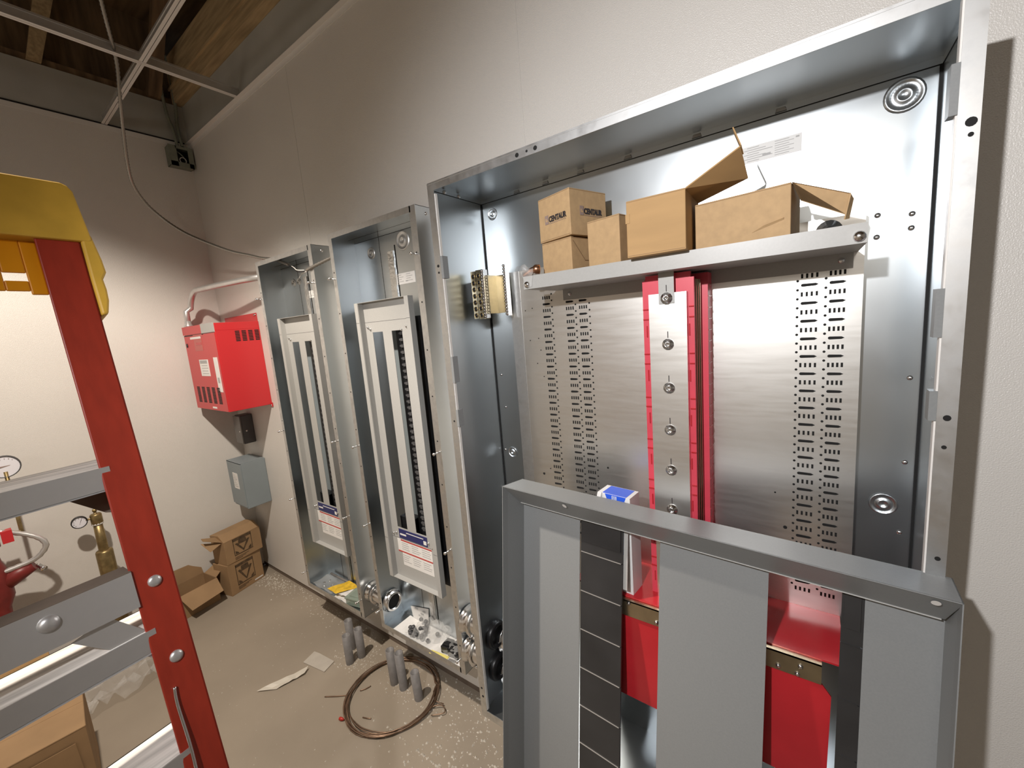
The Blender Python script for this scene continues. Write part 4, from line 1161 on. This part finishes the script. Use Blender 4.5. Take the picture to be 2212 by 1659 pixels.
b = MB(XK); b.box((0.05, -0.011, 0), (0.085, 0.0, 0.0016)); b.box((0.055, -0.009, 0.0016), (0.062, -0.004, 0.002)); b.build('foil_label', 'alu', t)

# ================================================================== FLOOR
for x, y, h, lab in ((1.247, -0.130, 0.155, 'gray plastic pipe stub nearest the wall in the left group of three'), (1.333, -0.136, 0.150, 'gray plastic pipe stub at the right of the left group of three'), (1.318, -0.190, 0.146, 'gray plastic pipe stub at the front of the left group of three'),
                     (1.598, -0.152, 0.162, 'leftmost gray plastic pipe stub inside the coil of wire'), (1.655, -0.148, 0.170, 'middle gray plastic pipe stub inside the coil of wire'), (1.752, -0.148, 0.126, 'shortest gray plastic pipe stub, rightmost inside the coil of wire')):
    b = MB(); r = 0.0185
    lx, ly = random.uniform(-0.006, 0.006), random.uniform(-0.004, 0.004)
    b.lathe((x, y, 0), (lx / h, ly / h, 1), [(r, -0.01), (r, h), (r * 0.8, h), (r * 0.8, 0.02), (0, 0.02)], 20)
    o = b.build('pipe_stub', 'pvc')
    tag(o, lab, 'pipe stub', 'gray pipe stubs in the floor')

coil = []
rnd = random.Random(4)
path = []
N = 40
for turn in range(9):
    dx, dy, rx, ry = [rnd.uniform(-0.008, 0.008) for _ in range(4)]
    for k in range(N):
        a = 2 * math.pi * k / N + 0.9
        R_ = 0.190 + rx * math.sin(a + turn) + 0.004 * math.sin(3 * a + turn)
        path.append((1.645 + dx + R_ * math.cos(a) * 1.0 + 0.006 * math.sin(a), -0.195 + dy + (R_ * 0.96) * math.sin(a), 0.003 + 0.0022 * turn * (0.6 + 0.4 * math.sin(a * 2 + turn)) + 0.002 * rnd.random()))
path += [(1.79, -0.10, 0.012), (1.83, -0.13, 0.014), (1.87, -0.12, 0.012)]
b = MB(); b.tube(path, 0.0021, 6)
o = b.build('wire_coil', 'coil')
b = MB(); b.tube(smooth_path([(1.83, -0.16, 0.01), (1.87, -0.13, 0.016), (1.90, -0.145, 0.012), (1.86, -0.18, 0.008)], 5), 0.002, 6); b.build('loose_end', 'coil', o)
tag(o, 'coil of bare brown wire lying on the concrete around three pipe stubs', 'wire coil')
b = MB(); b.lathe((1.543, -0.385, 0.006), (1, 0.3, 0), [(0.0, 0), (0.006, 0.001), (0.0065, 0.012), (0.003, 0.022), (0, 0.023)], 10)
tag(b.build('wire_nut', 'red_nut'), 'small red wire nut on the floor at the edge of the wire coil', 'wire nut')
b = MB(); b.prism([(1.116, -0.311, 0.001), (1.262, -0.288, 0.001), (1.245, -0.228, 0.001), (1.135, -0.238, 0.001), (1.098, -0.245, 0.001)], (0, 0, 0.003))
tag(b.build('paper_scrap', mat('dusty_paper', (0.50, 0.46, 0.40, 1), 0.8, noise=(20, 0.08))), 'flat beige paper scrap on the floor left of the pipe stubs', 'paper')
b = MB(); sheet(b, [(1.095, -0.51, 0.003), (1.16, -0.455, 0.002), (1.195, -0.345, 0.006), (1.178, -0.317, 0.012)], (2, 7), 0.008, 9)
tag(b.build('plastic_strip', mat('dusty_film', (0.62, 0.58, 0.50, 1), 0.4)), 'crumpled pale strip of film on the floor in front of the paper scrap', 'strip')
for p0, p1, lab in (((1.39, -0.36), (1.475, -0.30), 'thin dark wire offcut on the floor left of the wire coil'), ((1.62, -0.33), (1.655, -0.315), 'short dark wire offcut lying inside the wire coil'), ((1.50, -0.26), (1.52, -0.22), 'shiny foil scrap wire between the paper scrap and the wire coil')):
    b = MB(); b.tube(smooth_path([(p0[0], p0[1], 0.003), ((p0[0] + p1[0]) / 2 + 0.004, (p0[1] + p1[1]) / 2, 0.004), (p1[0], p1[1], 0.003)], 4), 0.0022, 6)
    tag(b.build('wire_offcut', 'coil'), lab, 'wire offcut')
b = MB()
rnd = random.Random(21)


def crumb(x, y, r):
    pts = []
    for k in range(5):
        a = 2 * math.pi * k / 5 + rnd.random()
        pts.append((x + r * math.cos(a) * (0.6 + 0.6 * rnd.random()), y + r * math.sin(a) * (0.6 + 0.6 * rnd.random()), 0.0))
    ap = b._v((x, y, r * (0.5 + 0.6 * rnd.random())))
    vs = [b._v(p) for p in pts]
    for k in range(5):
        b.bm.faces.new([vs[k], vs[(k + 1) % 5], ap])


for _ in range(420):
    crumb(rnd.uniform(0.15, 2.15), -abs(rnd.gauss(0, 0.05)) - 0.005, rnd.uniform(0.0015, 0.005))
for _ in range(380):
    c = rnd.choice([(1.32, -0.16), (1.66, -0.16), (1.30, -0.15)])
    crumb(c[0] + rnd.gauss(0, 0.06), c[1] + rnd.gauss(0, 0.035), rnd.uniform(0.0012, 0.0045))
for _ in range(420):
    crumb(rnd.gauss(2.05, 0.14), rnd.gauss(-0.2, 0.13) if rnd.random() < .9 else -0.3, rnd.uniform(0.0015, 0.007))
for _ in range(160):
    crumb(rnd.gauss(0.3, 0.09), rnd.gauss(-0.06, 0.03), rnd.uniform(0.002, 0.006))
for _ in range(250):
    crumb(rnd.uniform(0.5, 2.3), rnd.uniform(-0.7, 0), rnd.uniform(0.0012, 0.003))
o = b.build('plaster_rubble', 'rubble')
tag(o, 'plaster crumbs and dust scattered on the concrete along the wall', 'rubble', kind='stuff')

# ================================================================== LEFT WALL PIPING
t = thing('pressure_gauge', (0.12, -0.752, 0.40), 'small round pressure gauge on an old brass pipe near the left wall', 'gauge')
b = MB(); b.lathe((0.12, -0.752, 0.40), (0, 0, 1), [(0.0, -0.4), (0.034, -0.4), (0.034, 0.135), (0.030, 0.142), (0.021, 0.145)], 16); b.build('pipe_base', 'brass_dark', t)
b = MB(); b.lathe((0.12, -0.752, 0.54), (0, 0, 1), [(0.020, 0), (0.020, 0.05), (0.018, 0.15), (0.0, 0.15)], 14); b.build('riser', 'brass_dark', t)
b = MB(); b.lathe((0.12, -0.752, 0.685), (0, 0, 1), [(0.0, 0), (0.021, 0), (0.023, 0.003), (0.023, 0.05), (0.019, 0.056), (0.006, 0.057), (0.006, 0.068), (0.009, 0.068), (0.009, 0.08), (0, 0.08)], 12); b.build('tee_fitting', 'brass_dark', t)
b = MB(); b.lathe((0.12, -0.752, 0.683), (0, 0, 1), [(0.021, 0), (0.023, 0.002), (0.023, 0.008), (0.021, 0.010)], 14); b.build('sealing_tape', 'white_metal', t)
b = MB(); b.cyl((0.12, -0.756, 0.722), (0.12, -0.79, 0.722), 0.005, 8); b.build('stem', 'brass_dark', t)
gd = V((1, -0.12, 0.10)).normalized()
gc = V((0.115, -0.812, 0.720))
b = MB(); b.lathe(gc - gd * 0.012, gd, [(0.0, 0), (0.026, 0), (0.030, 0.004), (0.030, 0.020), (0.026, 0.022), (0.026, 0.018)], 22); b.build('gauge_rim', 'black', t)
b = MB(); b.lathe(gc + gd * 0.005, gd, [(0.0265, 0), (0, 0.0006)], 22); dl = b.build('dial_face', 'dial', t)
ga = gd.orthogonal().normalized(); gb = gd.cross(ga)
b = MB(); q = gc + gd * 0.0062
b.prism([q - gb * 0.0006 - V((0, 0, 0.012)), q + gb * 0.0006 - V((0, 0, 0.012)), q + V((0, 0.01, 0.012)), q + V((0, 0.0085, 0.013))], gd * 0.0005)
for k in range(9):
    a = math.pi * 1.25 - k * math.pi * 1.5 / 8
    p = q + 0.02 * (math.cos(a) * V((0, 1, 0)) + math.sin(a) * V((0, 0, 1)))
    b.prism([p + V((0, -0.0012, -0.0012)), p + V((0, 0.0012, -0.0012)), p + V((0, 0.0012, 0.0012)), p + V((0, -0.0012, 0.0012))], gd * 0.0004)
b.build('dial_marks', 'ink', dl)

t = thing('sprinkler_valve', (0.14, -1.03, 0.6), 'red fire sprinkler valve with a large white gauge at the left edge', 'valve')
b = MB(); b.lathe((0.14, -1.115, 0.0), (0, 0, 1), [(0.0, 0), (0.035, 0), (0.035, 0.30), (0.055, 0.31), (0.055, 0.34), (0.035, 0.35), (0.04, 0.45), (0.06, 0.50), (0.06, 0.60), (0.045, 0.66), (0.04, 0.72), (0.055, 0.73), (0.055, 0.76), (0.03, 0.77), (0.0, 0.77)], 20); b.build('riser', 'red_pipe', t)
b = MB(); b.tube([(0.14, -1.10, 0.555), (0.155, -1.03, 0.585), (0.165, -0.985, 0.60)], [0.045, 0.034, 0.022], 14); b.build('side_branch', 'red_pipe', t)
b = MB(); b.lathe((0.175, -0.975, 0.598), (0.8, 0.3, -0.3), [(0.009, 0), (0.009, 0.03), (0.012, 0.03), (0.012, 0.042), (0, 0.042)], 8); b.build('bolt', 'steel', t)
b = MB(); b.box((0.15, -1.055, 0.745), (0.19, -1.022, 0.80)); b.build('red_handle', 'red_enamel', t)
b = MB(); b.lathe((0.16, -0.995, 1.02), (0, 0, 1), [(0.007, -0.25), (0.007, 0.035), (0, 0.035)], 10); b.build('gauge_stem', 'brass_dark', t)
gd = V((1, -0.1, 0.1)).normalized(); gc = V((0.155, -0.995, 1.078))
b = MB(); b.lathe(gc - gd * 0.02, gd, [(0, 0), (0.046, 0), (0.05, 0.006), (0.05, 0.026), (0.046, 0.028), (0.046, 0.024)], 26); b.build('gauge_rim', 'dark_gray', t)
b = MB(); b.lathe(gc + gd * 0.003, gd, [(0.0465, 0), (0, 0.0006)], 26); dl = b.build('dial_face', 'dial', t)
b = MB(); q = gc + gd * 0.0045
b.prism([q + V((0, -0.02, -0.004)), q + V((0, 0.022, 0.001)), q + V((0, 0.022, 0.003)), q + V((0, -0.02, 0.003))], gd * 0.0005)
for k in range(16):
    a = math.pi * 1.3 - k * math.pi * 1.6 / 15
    p = q + 0.037 * (math.cos(a) * V((0, 1, 0)) + math.sin(a) * V((0, 0, 1)))
    b.prism([p + V((0, -0.0012, -0.0012)), p + V((0, 0.0012, -0.0012)), p + V((0, 0.0012, 0.0012)), p + V((0, -0.0012, 0.0012))], gd * 0.0004)
b.build('dial_marks', 'ink_gray', dl)
ribbed([(0.16, -1.06, 0.80), (0.165, -1.00, 0.765), (0.18, -0.955, 0.728), (0.19, -0.937, 0.69), (0.185, -0.952, 0.655), (0.175, -0.99, 0.628), (0.16, -1.09, 0.612)], 0.011, 'flexible_conduit', 'alu', 'ribbed metal flexible conduit looping beside the red sprinkler valve', 8, 0.08, 'conduit', 10)

# ================================================================== LADDER
LU = V((-0.077, 0.997, 0)).normalized(); LR = V((0.25, 0, -1)).normalized(); LN = LU.cross(LR)
if LN.x < 0:
    LN = -LN
LT = V((2.15, -0.948, 1.675))


def XL(p):
    return LT + LU * p[0] + LR * p[1] + LN * p[2]


RB = (1.675 - 0.004) / 0.9701
lad = thing('step_ladder', XL((-0.2, RB, -0.03)), 'red fiberglass step ladder with a yellow top cap in the left foreground', 'ladder')


def rail(u0_, u1_, name='rail', n0=0.0):
    b = MB(XL)
    wt = 0.004
    lo = -0.088
    wall = u1_ - wt if u1_ > -0.2 else u0_
    b.box((u0_, lo, n0 - wt), (u1_, RB, n0)); b.box((wall, lo, n0 - 0.034), (wall + wt, RB, n0))
    return b.build(name, 'ladder_red', lad, bevel=0.0015)


ra = rail(-0.0305, 0.0175)
rb = rail(-0.47, -0.42)
UL = -0.42


def tread(r0_, h, dep=0.075, r1=-0.02):
    b = MB()
    hz = V((-1, 0, 0)) + V((0, 0, 0))
    p0, p1 = XL((UL, r0_, -0.001)), XL((r1, r0_, -0.001))
    q0, q1 = p0 + hz * dep, p1 + hz * dep
    dz = V((0.004, 0, -h))
    b.hexa([p0, p1, q1, q0, p0 - V((0, 0, .002)), p1 - V((0, 0, .002)), q1 - V((0, 0, .002)), q0 - V((0, 0, .002))])
    o = b.build('step', 'alu_tread', lad)
    b = MB()
    d = V((0.002, 0, 0))
    b.hexa([p0 + d, p1 + d, p1, p0, p0 + d + dz, p1 + d + dz, p1 + dz, p0 + dz])
    b.hexa([q0 + d, q1 + d, q1, q0, q0 + d + dz, q1 + d + dz, q1 + dz, q0 + dz])
    lip = dz + V((0.004, 0, 0)); e = V((0, 0, -0.002))
    b.hexa([p0 + dz, p1 + dz, p1 + dz - V((0.006, 0, 0)), p0 + dz - V((0.006, 0, 0)), p0 + lip + e, p1 + lip + e, p1 + dz + e - V((0.006, 0, 0)), p0 + dz + e - V((0.006, 0, 0))])
    b.build('step_front', 'alu', o)
    return o


tread(0.317, 0.032)
tread(0.563, 0.030)
tread(0.745, 0.030)
tread(1.00, 0.030)
tread(1.25, 0.030)
b = MB(XL)
b.box((UL, 0.474, 0.0012), (-0.029, 0.5255, 0.0030)); bar = b.build('brace_bar', 'alu', lad)
b = MB(XL); b.hexa([(UL, 0.4725, 0.003), (-0.029, 0.4725, 0.003), (-0.029, 0.474, 0.003), (UL, 0.474, 0.003), (UL, 0.4655, -0.028), (-0.029, 0.4655, -0.028), (-0.029, 0.467, -0.028), (UL, 0.467, -0.028)]); plabel(b.build('brace_top', 'sill', bar), 'upper face of the brace bar with a brown reflection painted in')  # brown colour paints a reflection on the bar's upper face
for uu, rr, r_ in ((-0.114, 0.4935, 0.0105), (-0.335, 0.4935, 0.0105)):
    b = MB(); b.lathe(XL((uu, rr, 0.003)), LN, [(r_, 0), (r_ * 0.92, 0.003), (r_ * 0.5, 0.0055), (0, 0.006)], 18); b.build('rivet', 'alu', bar)
for uu, rr in ((-0.0065, 0.5), (-0.0060, 0.6165)):
    b = MB(); b.lathe(XL((uu, rr, 0)), LN, [(0.0085, 0), (0.008, 0.002), (0.004, 0.0035), (0, 0.0038)], 18); b.build('rivet', 'alu', ra)
b = MB(XL); b.prism([(-0.100, 0.530, -0.003), (-0.062, 0.520, -0.003), (-0.018, 0.575, -0.003), (-0.018, 0.614, -0.003)], (0, 0, -0.002)); b.build('knee_brace', 'alu', lad)
b = MB(XL); b.prism([(-0.062, 0.350, -0.04), (-0.02, 0.350, -0.04), (-0.02, 0.385, -0.04), (-0.028, 0.382, -0.04)], (0, 0, -0.002)); b.build('step_gusset', 'sill', lad)
b = MB(XL)
b.tube(smooth_path([(-0.018, 0.655, 0.002), (-0.02, 0.68, 0.003), (-0.0195, 0.74, 0.006), (-0.021, 0.80, 0.008), (-0.019, 0.86, 0.008)], 5), 0.0022, 8); b.build('hanging_wire', 'steel', lad)
# yellow cap
b = MB(XL)
cap = [(-0.47, -0.118), (0.012, -0.1205), (0.019, -0.117), (0.024, -0.108), (0.0305, -0.032), (0.0285, -0.028), (-0.47, -0.0285)]
b.prism([(p[0], p[1], 0.006) for p in cap], (0, 0, -0.13))
b.build('top_cap', 'ladder_yellow', lad, bevel=0.004)
b = MB(XL)
b.prism([(0.018, -0.04, 0.005), (0.031, -0.04, 0.005), (0.036, 0.0, 0.005), (0.037, 0.02, 0.005), (0.031, 0.032, 0.005), (0.032, 0.048, 0.005), (0.031, 0.066, 0.005), (0.026, 0.088, 0.005), (0.018, 0.09, 0.005), (0.0175, 0.03, 0.005)], (0, 0, -0.08)); b.build('cap_skirt', 'ladder_yellow', lad, bevel=0.003)
b = MB(XL)
oz = -0.012
b.box((-0.42, -0.03, oz - 0.004), (-0.068, 0.047, oz)); b.box((-0.068, -0.03, oz - 0.004), (-0.045, 0.020, oz)); b.box((-0.068, 0.032, oz - 0.004), (-0.045, 0.047, oz)); b.box((-0.045, -0.03, oz - 0.004), (-0.028, 0.052, oz))
b.build('tool_tray', 'ladder_orange', lad, bevel=0.0015)

# ================================================================== PLASTIC AND TUBING BEHIND THE LADDER
t = thing('plastic_bag', (0.50, -0.82, 0.0), 'crumpled clear plastic sheet on the floor behind the ladder steps', 'plastic sheet')
b = MB(); sheet(b, [(0.40, -1.02, 0.004), (0.62, -0.98, 0.004), (0.60, -0.70, 0.01), (0.40, -0.68, 0.02)], (9, 11), 0.075, 31); b.build('film', 'clear', t)
